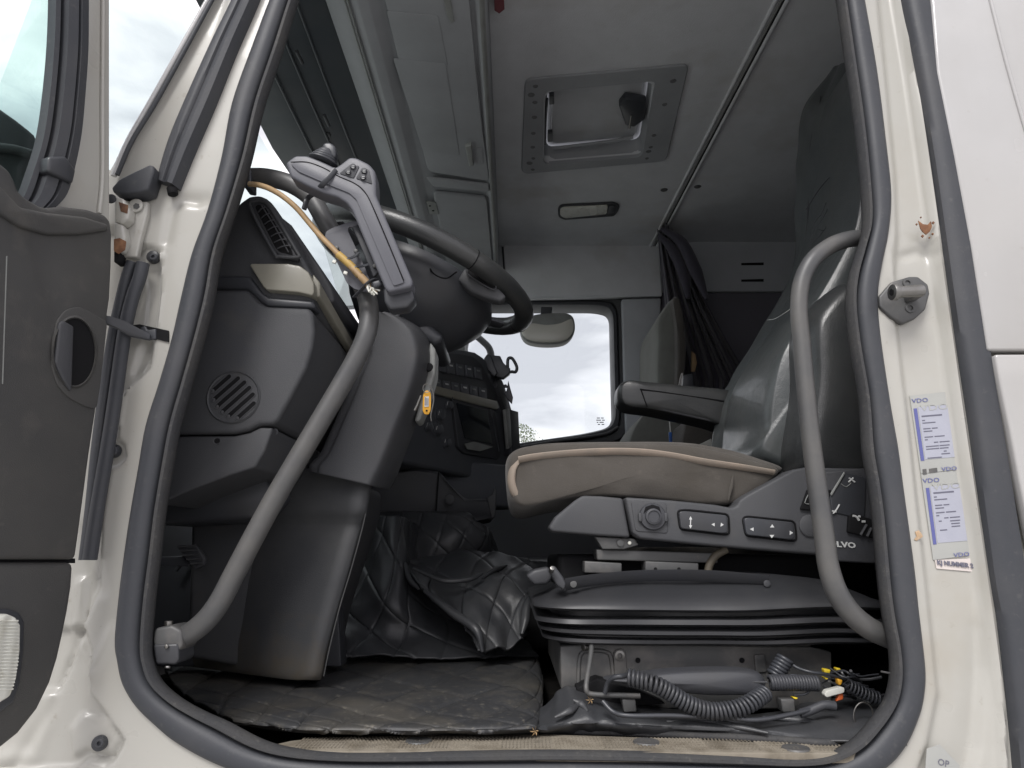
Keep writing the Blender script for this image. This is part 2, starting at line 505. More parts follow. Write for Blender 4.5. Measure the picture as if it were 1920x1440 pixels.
# far side wall with window opening (inside face at y=2.05)
YF = 2.05
winpx = [(888, 577), (1118, 577), (1146, 584), (1148, 680), (1151, 800), (1100, 813), (980, 830), (866, 850), (868, 700), (876, 640)]
wv = fil([Vector((P(a, b, YF).x, P(a, b, YF).z)) for a, b in winpx], .045, 6)
fw = holed('far_side_wall', [(p.x, p.y) for p in wv], (-.55, 1.7, -.05, 1.62), lambda a, b: V(a, YF, b), m_plasd, (0, .08, 0))
structure(fw, 'dark inner wall of the passenger side of the cab')
lp_ = box('front_side_wall', (-.72, 2.09, .35), (.34, .08, .80), m_plasd, b=0); structure(lp_, 'dark lower wall in front of the passenger door')
# rear wall, front bulkhead
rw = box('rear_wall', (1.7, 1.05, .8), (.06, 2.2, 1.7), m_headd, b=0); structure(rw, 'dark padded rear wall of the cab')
fb = box('front_bulkhead', (-.86, 1.07, .33), (.06, 2.1, .8), m_plasd, b=0); structure(fb, 'dark front bulkhead below the windscreen')
rf = box('roof_front', (-.62, 1.07, 1.56), (.20, 2.16, .12), m_visor, b=0); structure(rf, 'dark roof edge over the windscreen')
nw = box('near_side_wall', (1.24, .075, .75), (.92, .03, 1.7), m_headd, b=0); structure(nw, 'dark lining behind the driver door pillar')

# windscreen: curved glass from the dash to the roof edge
def ws(u, v):
    y = -.0 + 2.10*u
    z = .70 + .80*v
    x = -.86 + .14*v - .07*math.sin(math.pi*u) * 1.0
    return V(x, y, z)
wg = thing('windscreen', 'large curved windscreen letting in the cloudy sky behind the steering wheel', 'windscreen', (-.86, 1.05, .7))
grid('glass_pane', ws, 24, 6, g_tint, wg)
# ---------------------------------------------------------------- door opening outlines in photo positions (on the plane y=0)
SEAL_OUT = [(560,-120),(536,-60),(510,0),(472,100),(437,200),(418,300),(392,400),(363,480),(343,560),(325,640),(302,720),(277,800),(263,880),(249,960),(237,1040),(227,1120),(220,1200),(225,1240),(234,1280),(257,1320),(292,1356),(333,1390),(400,1427),(470,1452),(560,1466),(700,1474),(860,1478),(1040,1478),(1220,1480),(1400,1482),(1530,1480),(1600,1466),(1659,1436),(1695,1394),(1718,1342),(1727,1305),(1730,1260),(1724,1198),(1717,1137),(1711,1076),(1701,1000),(1690,920),(1680,843),(1664,752),(1647,633),(1642,560),(1650,500),(1662,440),(1667,367),(1657,267),(1640,133),(1617,0),(1607,-60),(1596,-120)]
SEAL_IN = [(608,-120),(585,-60),(561,0),(530,100),(497,200),(473,300),(443,400),(417,480),(404,560),(384,640),(362,720),(340,800),(325,880),(312,960),(303,1040),(293,1120),(287,1200),(290,1240),(306,1278),(343,1310),(388,1334),(433,1353),(500,1387),(560,1402),(640,1408),(740,1408),(880,1405),(1040,1403),(1220,1406),(1380,1412),(1480,1417),(1545,1411),(1592,1388),(1628,1351),(1653,1318),(1664,1290),(1668,1255),(1665,1214),(1653,1153),(1645,1092),(1634,965),(1625,900),(1615,843),(1610,750),(1593,650),(1585,575),(1589,525),(1602,480),(1616,430),(1613,350),(1603,250),(1587,133),(1568,0),(1560,-60),(1552,-120)]
def closetop(L, r):
    # carry both sides up to the top of the opening, out of the photo
    return L + [(r[1][0]+6, -230), (r[1][0]-30, -r[2]), ((r[0][0]+r[1][0])/2, -r[2]-6), (r[0][0]+60, -r[2]), (r[0][0]+20, -240)]
so = closetop(SEAL_OUT, ((600, 0), (1580, 0), 330))
si = closetop(SEAL_IN, ((650, 0), (1530, 0), 285))
so3 = crom([P(a, b, 0) for a, b in so], 5, True)
si3 = crom([P(a, b, 0) for a, b in si], 5, True)
def rail(f, y):
    return [V(a.x*(1-f)+b.x*f, y, a.z*(1-f)+b.z*f) for a, b in zip(so3, si3)]

# pressed steel door surround: a relief sheet in the plane of the doorway
def sdf_poly(X, Z, poly):
    n = len(poly)
    d = np.full(X.shape, 1e9); ins = np.zeros(X.shape, bool)
    for i in range(n):
        ax, az = poly[i]; bx, bz = poly[(i+1) % n]
        ex, ez = bx-ax, bz-az
        wx, wz = X-ax, Z-az
        t = np.clip((wx*ex+wz*ez)/(ex*ex+ez*ez+1e-12), 0, 1)
        d = np.minimum(d, np.hypot(wx-ex*t, wz-ez*t))
        c = ((az <= Z) & (bz > Z)) | ((bz <= Z) & (az > Z))
        with np.errstate(divide='ignore', invalid='ignore'):
            xi = ax + (Z-az)*ex/np.where(abs(ez) < 1e-12, 1e-12, ez)
        ins ^= c & (X < xi)
    return np.where(ins, -d, d)
def d_line(X, Z, pl):
    d = np.full(X.shape, 1e9)
    for (ax, az), (bx, bz) in zip(pl[:-1], pl[1:]):
        ex, ez = bx-ax, bz-az; wx, wz = X-ax, Z-az
        t = np.clip((wx*ex+wz*ez)/(ex*ex+ez*ez+1e-12), 0, 1)
        d = np.minimum(d, np.hypot(wx-ex*t, wz-ez*t))
    return d
def W(L): return [(P(a, b, 0).x, P(a, b, 0).z) for a, b in L]
def ss(x, a, b):
    t = np.clip((x-a)/(b-a), 0, 1); return t*t*(3-2*t)

STEP = .0042
gx = np.arange(-.86, 1.30, STEP); gz = np.arange(-.42, 1.60, STEP)
X, Z = np.meshgrid(gx, gz)
H = np.zeros(X.shape)
seal_mid = [(v.x, v.z) for v in rail(.45, 0)][::3]
sdo = sdf_poly(X, Z, seal_mid)
def region(poly, depth, w=.006, soft=0):
    global H
    s = sdf_poly(X, Z, W(poly))
    H += depth * (1 - ss(s, -w, w))
def crease(pl, a, w=.004):
    global H
    H += a * np.exp(-(d_line(X, Z, W(pl))/w)**2)
# --- A pillar side: everything left of the crease drops back, with lobes round the bolts
stepL = [(300,470),(303,500),(302,560),(297,600),(290,640),(282,690),(262,712),(240,728),(230,745),(224,790),(218,820),(234,835),(238,860),(224,874),(203,882),(196,900),(190,960),(186,1100),(150,1190),(100,1300),(-200,1300),(-200,420),(240,430),(262,460)]
region(stepL, .012, .004)
crease([(303,500),(302,560),(297,600),(288,650),(262,712),(232,740),(224,800)], -.003, .003)
crease([(218,822),(234,835),(238,860),(224,874),(203,882)], -.003, .003)
region([(268,466),(300,468),(308,484),(300,500),(270,505),(258,488)], -.005, .003)     # boss of upper bolt
region([(262,640),(282,640),(270,680),(250,705),(240,700)], .006, .004)                 # dished pressing
region([(243,500),(262,490),(272,540),(268,600),(250,640),(238,600)], .006, .006)
# lower left: step panel region
region([(160,1180),(172,1220),(170,1300),(205,1345),(235,1388),(215,1425),(205,1432),(165,1422),(140,1440),(60,1445),(-200,1450),(-200,1160),(128,1180)], .012, .004)
region([(150,1340),(205,1352),(225,1388),(205,1415),(160,1405),(135,1420),(128,1370)], -.007, .004)
crease([(128,1188),(158,1230),(172,1262)], -.004, .006)
crease([(172,1262),(200,1215),(216,1180)], -.003, .009)
crease([(172,1262),(168,1310),(208,1352),(236,1390)], -.003, .003)
crease([(160,990),(172,1060),(190,1110)], .003, .010)
region([(140,1085),(158,1085),(155,1170),(140,1176),(130,1176),(134,1100)], -.006, .003)
crease([(-60,1430),(60,1420),(110,1250),(130,1185)], -.004, .010)
crease([(-60,1500),(20,1440),(90,1330),(120,1250)], .004, .008)
# A pillar upper: dent and flutes
crease([(385,375),(352,372)], .003, .010)
crease([(315,455),(325,400),(345,378),(372,382)], .003, .007)
crease([(300,120),(270,200),(235,300)], -.003, .007)
crease([(455,-60),(400,110),(330,290)], .0025, .006)
# --- B pillar: concave channel, bright ridge, outer skin
chan = [(1668,-200),(1684,0),(1698,150),(1715,300),(1728,420),(1735,520),(1740,640),(1752,760),(1768,900),(1790,1080),(1800,1200),(1806,1320),(1800,1500),(1722,1500),(1752,1380),(1765,1240),(1752,1080),(1732,930),(1712,780),(1700,680),(1690,600),(1690,520),(1694,460),(1692,330),(1680,180),(1662,0),(1650,-200)]
chan = [(1630,-200),(1646,0),(1664,180),(1678,330),(1682,440),(1676,520),(1680,600),(1692,700),(1704,800),(1717,920),(1733,1060),(1748,1200),(1758,1300),(1738,1400),(1700,1500),(1812,1500),(1835,1400),(1845,1250),(1836,1100),(1822,1000),(1798,860),(1780,740),(1765,620),(1752,520),(1744,430),(1724,280),(1702,130),(1680,0),(1660,-200)]
region(chan, .010, .007)
crease([(1672,-60),(1706,130),(1730,280),(1750,430),(1771,590),(1790,730),(1808,860),(1830,1000),(1852,1150),(1871,1320),(1878,1500)], -.008, .0055)
crease([(1655,455),(1668,520),(1690,560)], -.004, .008)
crease([(1700,478),(1725,470),(1748,480)], .004, .008)
region([(1835,1180),(1850,1260),(1858,1400),(1850,1500),(1780,1500),(1800,1420),(1822,1330)], .004, .02)
# shallow unevenness of the pressed metal
H += .0003*np.sin(X*31+Z*9)*np.sin(Z*23+1)
YB = -.004
keep = (sdo > -.004)
# silhouette against the sky on the left: windscreen edge line
sil = W([(150, 425), (222, 300), (290, 187), (393, 0), (460, -125), (700, -560), (-800, -560), (-800, 200)])
out = sdf_poly(X, Z, sil)
keep &= (out > 0)
# snap the sheet's rim onto the silhouette line
keepv = keep
idx = -np.ones(X.shape, int)
quad = keepv[:-1, :-1] & keepv[1:, :-1] & keepv[:-1, 1:] & keepv[1:, 1:]
use = np.zeros(X.shape, bool)
use[:-1, :-1] |= quad; use[1:, :-1] |= quad; use[:-1, 1:] |= quad; use[1:, 1:] |= quad
idx[use] = np.arange(use.sum())
gzz, gxx = np.gradient(out, STEP)
near = use & (out < STEP*1.6) & (out > 0)
X = np.where(near, X - gxx*out, X); Z = np.where(near, Z - gzz*out, Z)
verts = np.stack([X[use], YB + H[use], Z[use]], 1)
ii, jj = np.nonzero(quad)
faces = np.stack([idx[ii, jj], idx[ii, jj+1], idx[ii+1, jj+1], idx[ii+1, jj]], 1)
frame_t = thing('door_surround', 'cream painted steel surround of the open cab doorway', 'door frame', (0.1, 0, -.2))
me = bpy.data.meshes.new('pressed_frame')
me.from_pydata(verts.tolist(), [], faces.tolist())
fr_o = finish_me('pressed_frame', me, m_paint, frame_t, 60)
sm = fr_o.modifiers.new('solid', 'SOLIDIFY'); sm.thickness = .004; sm.offset = -1

# thick black seal all round the doorway: outer flat band, groove, textured inner lip
rails = [(-.02, .006), (0, -.002), (.04, -.010), (.15, -.015), (.45, -.017), (.66, -.012), (.70, -.005), (.73, -.005), (.76, -.012), (.81, -.017), (.90, -.017), (.96, -.013), (.99, -.004), (.93, .008), (.5, .022)]
secs = [rail(f, y) for f, y in rails]
seal = thing('doorway_seal', 'wide black rubber seal running all round the open doorway', 'door seal', (0.1, 0, -.15))
loft('seal_band', secs[:7], m_rubber, seal, cap=False, smooth=50)
loft('seal_lip', secs[6:], m_rubber_d, seal, cap=False, smooth=50)
# joint in the lip, low on both sides
for (a, b), (c, d) in (((1652, 1259), (1668, 1262)),):
    tube('lip_joint', [P(a, b, -.02), P((a+c)/2, (b+d)/2, -.0235), P(c, d, -.02)], .0012, m_rubber_d, seal, seg=6)
# return of the opening: inner reveal going into the cab
rev = [rail(.6, .028), rail(-.3, .06), rail(-1.6, .10), rail(-2.2, .16)]
loft('inner_reveal', rev, m_plasd, frame_t, cap=False, smooth=50)
# weatherstrip along the upper A pillar, cut end at the bottom
def strip2(name, edgeL, edgeR, prof, mat, parent, y0=0):
    L_ = crom([P(a, b, y0) for a, b in edgeL], 6); R_ = crom([P(a, b, y0) for a, b in edgeR], 6)
    secs = [[V(l.x*(1-f)+r.x*f, l.y*(1-f)+r.y*f+yy, l.z*(1-f)+r.z*f) for f, yy in prof] for l, r in zip(L_, R_)]
    return loft(name, secs, mat, parent, smooth=45)
ws1 = thing('pillar_weatherstrip', 'black rubber weatherstrip on the sloping front pillar, cut off above the hinge', 'weatherstrip', P(320, 350, -.01))
twinprof = [(0, .004), (.02, -.010), (.14, -.017), (.30, -.021), (.42, -.021), (.48, -.018), (.54, -.021), (.70, -.026), (.86, -.024), (.97, -.012), (1, .004)]
strip2('rubber_strip', [(474,-90),(440,0),(400,83),(353,187),(320,267),(297,345)], [(530,-100),(493,0),(450,100),(410,200),(367,300),(342,361)], twinprof, m_rubber, ws1)
cyl('strip_bore', P(322, 352, -.014), (.3, 0, -1), .0075, .012, m_black, ws1)
ws2 = thing('hinge_side_weatherstrip', 'twin black rubber tubes running down beside the open door', 'weatherstrip', P(200, 1045, -.01))
tube('rubber_tube', [P(a, b, -.012) for a, b in ((248,492),(238,520),(228,560),(215,620),(205,680),(193,760),(182,850),(172,950),(160,1050))], .0085, m_rubber, ws2)
tube('rubber_tube', [P(a, b, -.016) for a, b in ((268,494),(262,520),(248,560),(236,610),(228,660),(214,760),(200,850),(183,950),(168,1050))], .0095, m_rubber, ws2)
ws3 = thing('rear_pillar_weatherstrip', 'broad dark weatherstrip down the rear pillar beside the white side panel', 'weatherstrip', P(1890, 1400, -.02))
strip2('rubber_strip', [(1672,-90),(1688,0),(1714,133),(1740,283),(1764,450),(1782,580),(1794,660),(1814,782),(1833,930),(1854,1088),(1869,1170),(1892,1350),(1904,1470)],
       [(1715,-100),(1733,0),(1760,133),(1793,290),(1822,460),(1840,590),(1851,690),(1869,800),(1890,930),(1912,1070),(1927,1170),(1952,1350),(1966,1470)],
       [(0, .004), (.03, -.012), (.2, -.018), (.5, -.020), (.9, -.018), (1.0, -.010), (1.02, .006)], m_rubber, ws3, y0=-.008)
# gutter line against the sky: black windscreen edge and its grey bead
we = thing('windscreen_edge_strip', 'thin grey and black edging along the front pillar against the sky', 'trim strip', P(220, 320, 0))
tube('edge_bead', [P(a, b, -.013) for a, b in ((458,-130),(391,-2),(287,183),(239,267),(213,330))], .0042, m_paintw, we)
tube('edge_rubber', [P(a, b, -.014) for a, b in ((468,-128),(401,-6),(299,180),(248,264),(220,328))], .0034, m_rubber, we)
# outer white side panels behind the rear pillar
pn = thing('cab_side_panel', 'smooth white side panel of the cab on the right, above the horizontal gap', 'body panel', P(1900, 650, -.05))
slab('panel_skin', [(1738,-120),(2250,-120),(2250,655),(1853,657),(1822,460),(1790,290),(1758,133)], -.030, .02, m_paintw, pn, b=.004)
tube('panel_crease', [P(a, b, -.031) for a, b in ((1790,-260),(1835,-80),(1857,0),(1885,110),(1922,240),(1960,360),(2050,560),(2100,650))], .0028, m_paintw, pn, seg=8)
pn2 = thing('lower_side_panel', 'white lower side panel at the right edge, below the horizontal gap', 'body panel', P(1900, 1000, -.05))
slab('panel_skin', [(1866,664),(2250,662),(2250,1600),(2060,1600),(1962,1100),(1934,1005),(1912,900),(1893,800),(1876,720)], -.034, .02, m_paintw, pn2, b=.004)
slab('gap_shadow_plate', [(1845,640),(2250,640),(2250,1600),(1940,1600),(1850,760)], -.0035, .003, m_black, frame_t, b=0)
# ---------------------------------------------------------------- the open driver door, hinged on the front pillar
dphi = R(20)
DN = V(math.cos(dphi), -math.sin(dphi), 0)          # inner face normal, towards the cab opening
DH = V(-.556, -.035, 0)
def dpl(off=0): return (DH + DN*off, DN)
door = thing('open_cab_door', 'open driver door at the left edge with dark trim panel and cream frame', 'door', PP(120, 1200, dpl()))
def dslab(name, px, off, t, mat, par=door, b=.003, rnd=0, **k):
    return slab(name, px, None, t, mat, par, b, rnd, plane=dpl(off), **k)
dslab('door_frame', [(150,-160),(207,-160),(207,410),(200,440),(60,440),(30,400),(60,360),(112,375),(135,300),(150,200)], -.004, .055, m_paint, b=.004)
tube('frame_rib', [PP(a, b, dpl(-.002)) for a, b in ((194,-120),(193,60),(192,200),(192,330),(186,400))], .0032, m_paint, door, seg=8)
# rubber run channel round the glass: three stepped bands
def dband(name, L_, R_, prof, mat, par=door):
    a_ = crom([PP(x, y, dpl()) for x, y in L_], 6); b_ = crom([PP(x, y, dpl()) for x, y in R_], 6)
    secs = [[l.lerp(r, f) + DN*h for f, h in prof] for l, r in zip(a_, b_)]
    return loft(name, secs, mat, par, smooth=40)
Lb = [(103,-160),(102,0),(98,100),(88,200),(77,265),(60,320),(42,368),(20,400)]
Rb = [(160,-160),(158,0),(157,100),(150,200),(145,250),(136,300),(118,365),(84,402)]
dband('glass_channel', Lb, Rb, [(0, -.012), (.02, .002), (.16, .003), (.20, -.004), (.26, -.004), (.30, .010), (.60, .012), (.62, .006), (.66, .006), (.70, .013), (.96, .011), (1, -.006)], m_rubber)
dslab('channel_clip', [(92,293),(125,292),(134,306),(144,318),(138,345),(124,338),(90,322)], .018, .02, m_plasb, b=.004)
dslab('glass_pane', [(-150,-160),(103,-160),(102,0),(98,100),(88,200),(77,265),(60,320),(42,368),(10,420),(-150,420)], -.012, .004, g_tint, b=0)
# trim panel
trim_px = [(-200,240),(-60,262),(0,304),(20,320),(30,340),(36,358),(52,372),(76,386),(92,389),(120,386),(165,392),(198,402),(209,414),(212,440),(211,500),(208,560),(202,602),(196,650),(188,720),(182,770),(170,850),(158,940),(150,1000),(143,1049),(-200,1049)]
dslab('trim_panel', trim_px, .024, .045, m_door, b=.007)
dslab('trim_ledge', [(-200,330),(0,345),(40,388),(90,398),(160,406),(204,420),(206,432),(150,440),(90,440),(40,425),(0,400),(-200,380)], .030, .02, m_door, b=.008)
dslab('lower_trim', [(-200,1054),(141,1054),(138,1100),(131,1145),(122,1190),(112,1235),(98,1280),(74,1330),(38,1376),(0,1407),(-200,1470)], .022, .045, m_door, b=.008)
dslab('trim_joint', [(-200,1047),(141,1047),(141,1056),(-200,1056)], .012, .01, m_black, b=0)
# oval recess with pull bar
rc = [(140+41*math.cos(t), 660+66*math.sin(t)) for t in [2*math.pi*i/36 for i in range(36)]]
rim1 = [PP(140+(44)*math.cos(t), 660+(69)*math.sin(t), dpl(.0262)) for t in [2*math.pi*i/40 for i in range(40)]]
rim2 = [PP(140+(40)*math.cos(t), 660+(65)*math.sin(t), dpl(.030)) for t in [2*math.pi*i/40 for i in range(40)]]
rim3 = [PP(140+(37)*math.cos(t), 660+(62)*math.sin(t), dpl(.026)) for t in [2*math.pi*i/40 for i in range(40)]]
rec = loft('recess_rim', [rim1, rim2, rim3], m_door, door, cap=False)
dslab('recess_bowl', [(140+39*math.cos(t), 660+64*math.sin(t)) for t in [2*math.pi*i/40 for i in range(40)]], .0268, .004, m_black, b=0)
dslab('pull_bar', [(112,606),(120,600),(140,612),(136,735),(118,712),(104,680)], .031, .006, m_plasd, b=.003)
dslab('panel_scratch', [(12,480),(14,480),(6,720),(4,720)], .0246, .0005, m_grey, b=0)
dslab('recess_surround', [(98,690),(99,640),(108,600),(124,580),(150,574),(180,590),(202,603),(197,650),(189,720),(182,768),(160,762),(128,745),(108,722)], .0262, .01, m_door, b=.005, rnd=10)
# courtesy lamp low on the door
lampf = dslab('lamp_bezel', [(-60,1140),(20,1142),(38,1148),(48,1165),(47,1220),(40,1280),(28,1318),(0,1338),(-60,1345)], .027, .01, m_plasb, b=.004)
lens = dslab('lamp_lens', [(-60,1150),(16,1151),(32,1157),(41,1172),(40,1218),(33,1272),(22,1306),(-4,1322),(-60,1330)], .032, .008, m_lamp, b=.004)
for i in range(21):
    yy = 1164 + i*6.4
    tube('lens_rib', [PP(-10, yy, dpl(.0322)), PP(34 - max(0, i-12)*1.2, yy, dpl(.0322))], .0010, m_lamp, lens, seg=6, n=1)
# mirror housing seen through the door glass
mir = thing('wing_mirror', 'dark wing mirror housing seen through the glass of the open door', 'mirror', PP(0, 300, dpl(-.15)))
mp_ = (DH - DN*.16, DN)
def mslab(name, px, off, t, mat, b=.01): return slab(name, px, None, t, mat, mir, b, 0, plane=(DH + DN*off, DN))
mslab('mirror_housing', [(-260,150),(-60,165),(0,198),(34,222),(70,250),(84,280),(70,330),(40,380),(-60,420),(-260,420)], -.13, .08, m_plasd, .015)
mslab('mirror_arm', [(-260,262),(0,266),(30,270),(72,282),(74,296),(30,284),(0,281),(-260,280)], -.115, .02, m_plas, .004)

# check strap between door and pillar
st = thing('door_check_strap', 'flat dark metal check strap joining the open door to the pillar slot', 'door strap', P(255, 620, -.02))
prism('strap_arm', [P(192,590,-.055), P(206,592,-.05), P(232,600,-.04), P(262,616,-.025), P(282,626,-.015), P(280,636,-.015), P(240,628,-.03), P(218,614,-.045), P(192,604,-.055)], (0, .004, -.002), m_plasb, st, b=.001)
slab('slot_plate', [(240,610),(262,608),(284,613),(316,620),(316,641),(283,633),(242,630)], -.0065, .002, m_black, st, b=0)
slab('slot_roller', [(262,614),(272,610),(276,618),(292,616),(292,636),(276,637),(264,628)], -.009, .006, m_plasb, st, b=.002)

# hinge with rust
hg = thing('upper_door_hinge', 'cream painted upper door hinge with orange rust stains beside the door edge', 'hinge', P(240, 430, -.01))
slab('hinge_leaf', [(236,374),(246,378),(277,377),(275,402),(262,452),(256,482),(222,482),(214,470),(214,372)], -.016, .012, m_paint, hg, b=.003)
slab('hinge_arm', [(213,365),(232,372),(243,392),(240,410),(226,420),(213,412)], -.036, .02, m_paint, hg, b=.004)
slab('hinge_knuckle', [(213,415),(230,420),(235,446),(226,470),(213,470)], -.034, .02, m_paint, hg, b=.004)
slab('rust_patch', [(213,448),(224,446),(236,452),(234,468),(222,476),(213,470)], -.0352, .002, m_rust, hg, b=.0008)
slab('rust_patch', [(222,378),(240,384),(238,400),(226,396)], -.0372, .002, m_rust, hg, b=.0008)
slab('hinge_gap', [(213,468),(224,472),(222,490),(213,492)], -.03, .02, m_black, hg, b=.002)
cyl('hinge_bolt', P(256, 387, -.0165), (0, -1, 0), .011, .004, m_paint, hg, b=.0015)
cyl('bolt_socket', P(256, 387, -.0205), (0, -1, 0), .005, .001, m_steeld, hg, 6, 0)
cyl('hinge_bolt', P(210, 374, -.037), (0, -1, 0), .007, .004, m_rubber, hg)
# wedge shaped rubber buffer
wd = slab('wedge_buffer', [(208,352),(222,336),(250,322),(280,308),(288,310),(289,320),(277,356),(262,361),(240,363),(212,361)], -.034, .03, m_rubber, b=.006)
tag(wd, 'wedge shaped black rubber buffer at the foot of the windscreen edge', 'buffer')
# black bolts with washers
for (a, b_, lab) in ((290, 484, 'black bolt in the pillar just above the door strap slot'), (216, 846, 'black bolt in the lobed pressing halfway down the pillar'), (190, 1392, 'black bolt in the pressing below the doorway corner at lower left')):
    bt = thing('pillar_bolt', lab, 'bolt', P(a, b_, -.008), group='black bolts along the front pillar')
    lathe('washer', P(a, b_, .002), (0, -1, 0), [(.0095, 0), (.0095, .006), (.0085, .008), (.006, .009)], m_plasb, bt)
    lathe('bolt_head', P(a, b_, -.006), (0, -1, 0), [(.0058, 0), (.0055, .005), (.0045, .006), (.0028, .006), (.0022, .003)], m_rubber, bt, seg=20)
# ---------------------------------------------------------------- grab handles
gh = thing('long_grab_handle', 'long grey bent grab handle from the front pillar down to a clamp by the floor', 'grab handle', P(320, 1200, .03))
gpath = [(462,332,.075),(500,333,.065),(545,345,.055),(582,370,.05),(606,408,.045),(632,452,.04),(660,500,.035),(682,542,.03),(692,580,.025),(688,625,.02),(668,672,.02),(640,722,.02),(600,790,.018),(555,866,.016),(512,940,.014),(474,1010,.012),(440,1075,.012),(412,1128,.012),(385,1164,.014),(352,1190,.02),(322,1200,.03)]
tube('handle_tube', [P(a, b, c) for a, b, c in gpath], .0147, m_tube, gh, seg=20, n=6)
slab('upper_clamp', [(454,322),(470,316),(470,352),(456,350)], .05, .03, m_plasb, gh, b=.003)
cl = slab('lower_clamp', [(290,1178),(322,1172),(340,1182),(342,1212),(334,1222),(290,1222),(286,1200)], .002, .05, m_steeld, gh, b=.004)
slab('clamp_rubber', [(286,1208),(334,1206),(335,1238),(328,1247),(292,1246)], .0, .05, m_plasb, gh, b=.004)
cyl('clamp_bolt', P(315, 1180, .02), (0, 0, 1), .006, .011, m_steel, gh, 6)
cyl('clamp_bolt', P(313, 1212, -.001), (0, -1, 0), .003, .003, m_steel, gh, 8)
cyl('clamp_bolt', P(315, 1249, .0), (0, -.3, -1), .004, .003, m_steel, gh, 8)
g2 = thing('short_grab_handle', 'curved grey grab handle on the rear pillar in front of the seat', 'grab handle', P(1650, 1190, .03))
tube('handle_tube', [P(a, b, c) for a, b, c in ((1622,446,.035),(1590,449,.02),(1555,462,.01),(1522,490,.0),(1503,530,0),(1498,580,0),(1503,640,0),(1510,720,0),(1518,800,0),(1528,880,0),(1538,950,0),(1546,1010,0),(1553,1060,0),(1568,1108,.0),(1594,1148,.005),(1630,1178,.015),(1668,1196,.035))], 1, m_tube, g2, seg=20, n=6, radii=[.0128, .0124, .0124, .0128, .0134, .0146, .0150])

# ---------------------------------------------------------------- remote control handset strapped to the handle
rc_ = thing('remote_control_handset', 'angled dark grey joystick handset strapped to the long grab handle', 'remote control', P(700, 480, -.01))
out = [(535,305),(553,291),(575,291),(600,300),(628,314),(640,306),(655,294),(668,295),(692,307),(703,320),(705,340),(705,366),(774,527),(772,538),(728,548),(722,541),(700,490),(660,395),(650,381),(633,370),(607,362),(577,349),(545,332)]
slab('handset_body', out, -.045, .035, m_hand, rc_, b=.004, rnd=5)
inner = [(545,308),(556,300),(600,312),(632,326),(668,345),(690,368),(757,530),(738,536),(668,374),(655,362),(620,348),(560,322)]
slab('raised_spine', inner, -.0475, .006, m_hand, rc_, b=.002, rnd=4)
tube('body_seam', [P(a, b, -.0476) for a, b in ((545,304),(575,304),(605,314),(634,330),(665,344),(684,360),(700,390),(730,460),(757,526))], .0008, m_black, rc_, seg=6)
slab('connector_block', [(718,540),(772,534),(778,560),(764,576),(730,580),(720,566)], -.03, .03, m_plasb, rc_, b=.004)
slab('button_panel', [(636,325),(657,308),(674,311),(663,334)], -.0462, .003, m_plasd, rc_, b=.001, rnd=3)
slab('button_panel', [(679,314),(692,318),(698,345),(667,334)], -.0462, .003, m_plasd, rc_, b=.001, rnd=3)
for a, b_ in ((662,313),(653,323),(683,321),(681,333)):
    k = lathe('button', P(a, b_, -.046), (0, -1, 0), [(.0044, 0), (.0044, .0022), (.0036, .0034), (.0001, .0036)], m_plasd, rc_, seg=16, cap=False)
    for s in (-.0012, .0012):
        tube('button_mark', [P(a, b_, -.0497) + V(-.0018, 0, s), P(a, b_, -.0497) + V(.0018, 0, s*1.4)], .0005, m_text, k, seg=6, n=1)
# joystick with bellows
for i, (w, yy) in enumerate(((.0225, 303), (.0195, 298), (.0165, 293), (.013, 288))):
    c = P(606 + i*2, yy, -.028)
    lathe('joystick_bellows', c, (.32, -.1, 1), [(w*.78, -.003), (w, 0), (w*.98, .002), (w*.7, .006)], m_rubber, rc_, seg=24)
slab('joystick_knob', [(604,290),(604,272),(607,266),(620,266),(629,274),(630,292),(622,298)], -.036, .02, m_plasb, rc_, b=.004)
# mounting plate
pl_ = thing('mounting_plate', 'flat grey plate between the handset and the handle with a rectangular cutout', 'bracket plate', P(650, 500, .0))
def pslab(n_, px, y, t, mat, b=.0015, par=pl_, **k): return slab(n_, px, y, t, mat, par, b, **k)
pslab('plate', [(609,444),(611,434),(625,426),(662,414),(700,420),(690,440),(655,424),(652,432),(686,505),(700,548),(682,546),(665,542),(650,530),(643,515)], -.002, .004, m_hand, rnd=4)
pslab('plate_edge', [(660,424),(671,421),(710,510),(700,520)], -.004, .006, m_plasb)
pslab('cross_bar', [(696,528),(712,523),(717,534),(700,540)], -.03, .02, m_plasb, b=.003)
for a, b_ in ((632,466),(668,472),(703,500)):
    cyl('plate_screw', P(a, b_, -.004), (0, -1, 0), .0035, .004, m_steeld, pl_, 8)
# zip ties
def tie(name, pts, label, w=.0035):
    o = tube(name, [P(a, b, c) for a, b, c in pts], 1, m_plasb, None, seg=8, n=4, radii=[w, w], flat=(1, .45))
    return tag(o, label, 'cable tie', 'black cable ties round the handle and handset')
tie('cable_tie', [(630,318,-.049),(606,345,-.051),(590,362,-.02),(577,372,.02),(570,392,.01)], 'black cable tie across the handset body onto the upper handle', .004)
tie('cable_tie', [(640,488,-.012),(648,486,-.02),(662,482,-.014),(672,474,-.008)], 'upper of two black ties round the yellow cable end')
tie('cable_tie', [(655,502,-.012),(666,500,-.02),(678,499,-.012),(690,496,-.008)], 'lower of two black ties round the yellow cable end')
tie('cable_tie', [(665,556,.0),(676,545,-.012),(690,530,-.022),(702,525,-.02),(712,530,-.012)], 'thick black tie end sticking out below the mounting plate', .005)
for k, (a, b_) in enumerate(((627,491),(648,512))):
    o = box('tie_tail', P(a, b_, -.012), (.006, .004, .005), m_white, b=.001, rot=('Y', .4)); tag(o, ['upper','lower'][k] + ' bright cut tie tail sticking out left of the cable', 'cable tie tail', 'bright cut tie tails')
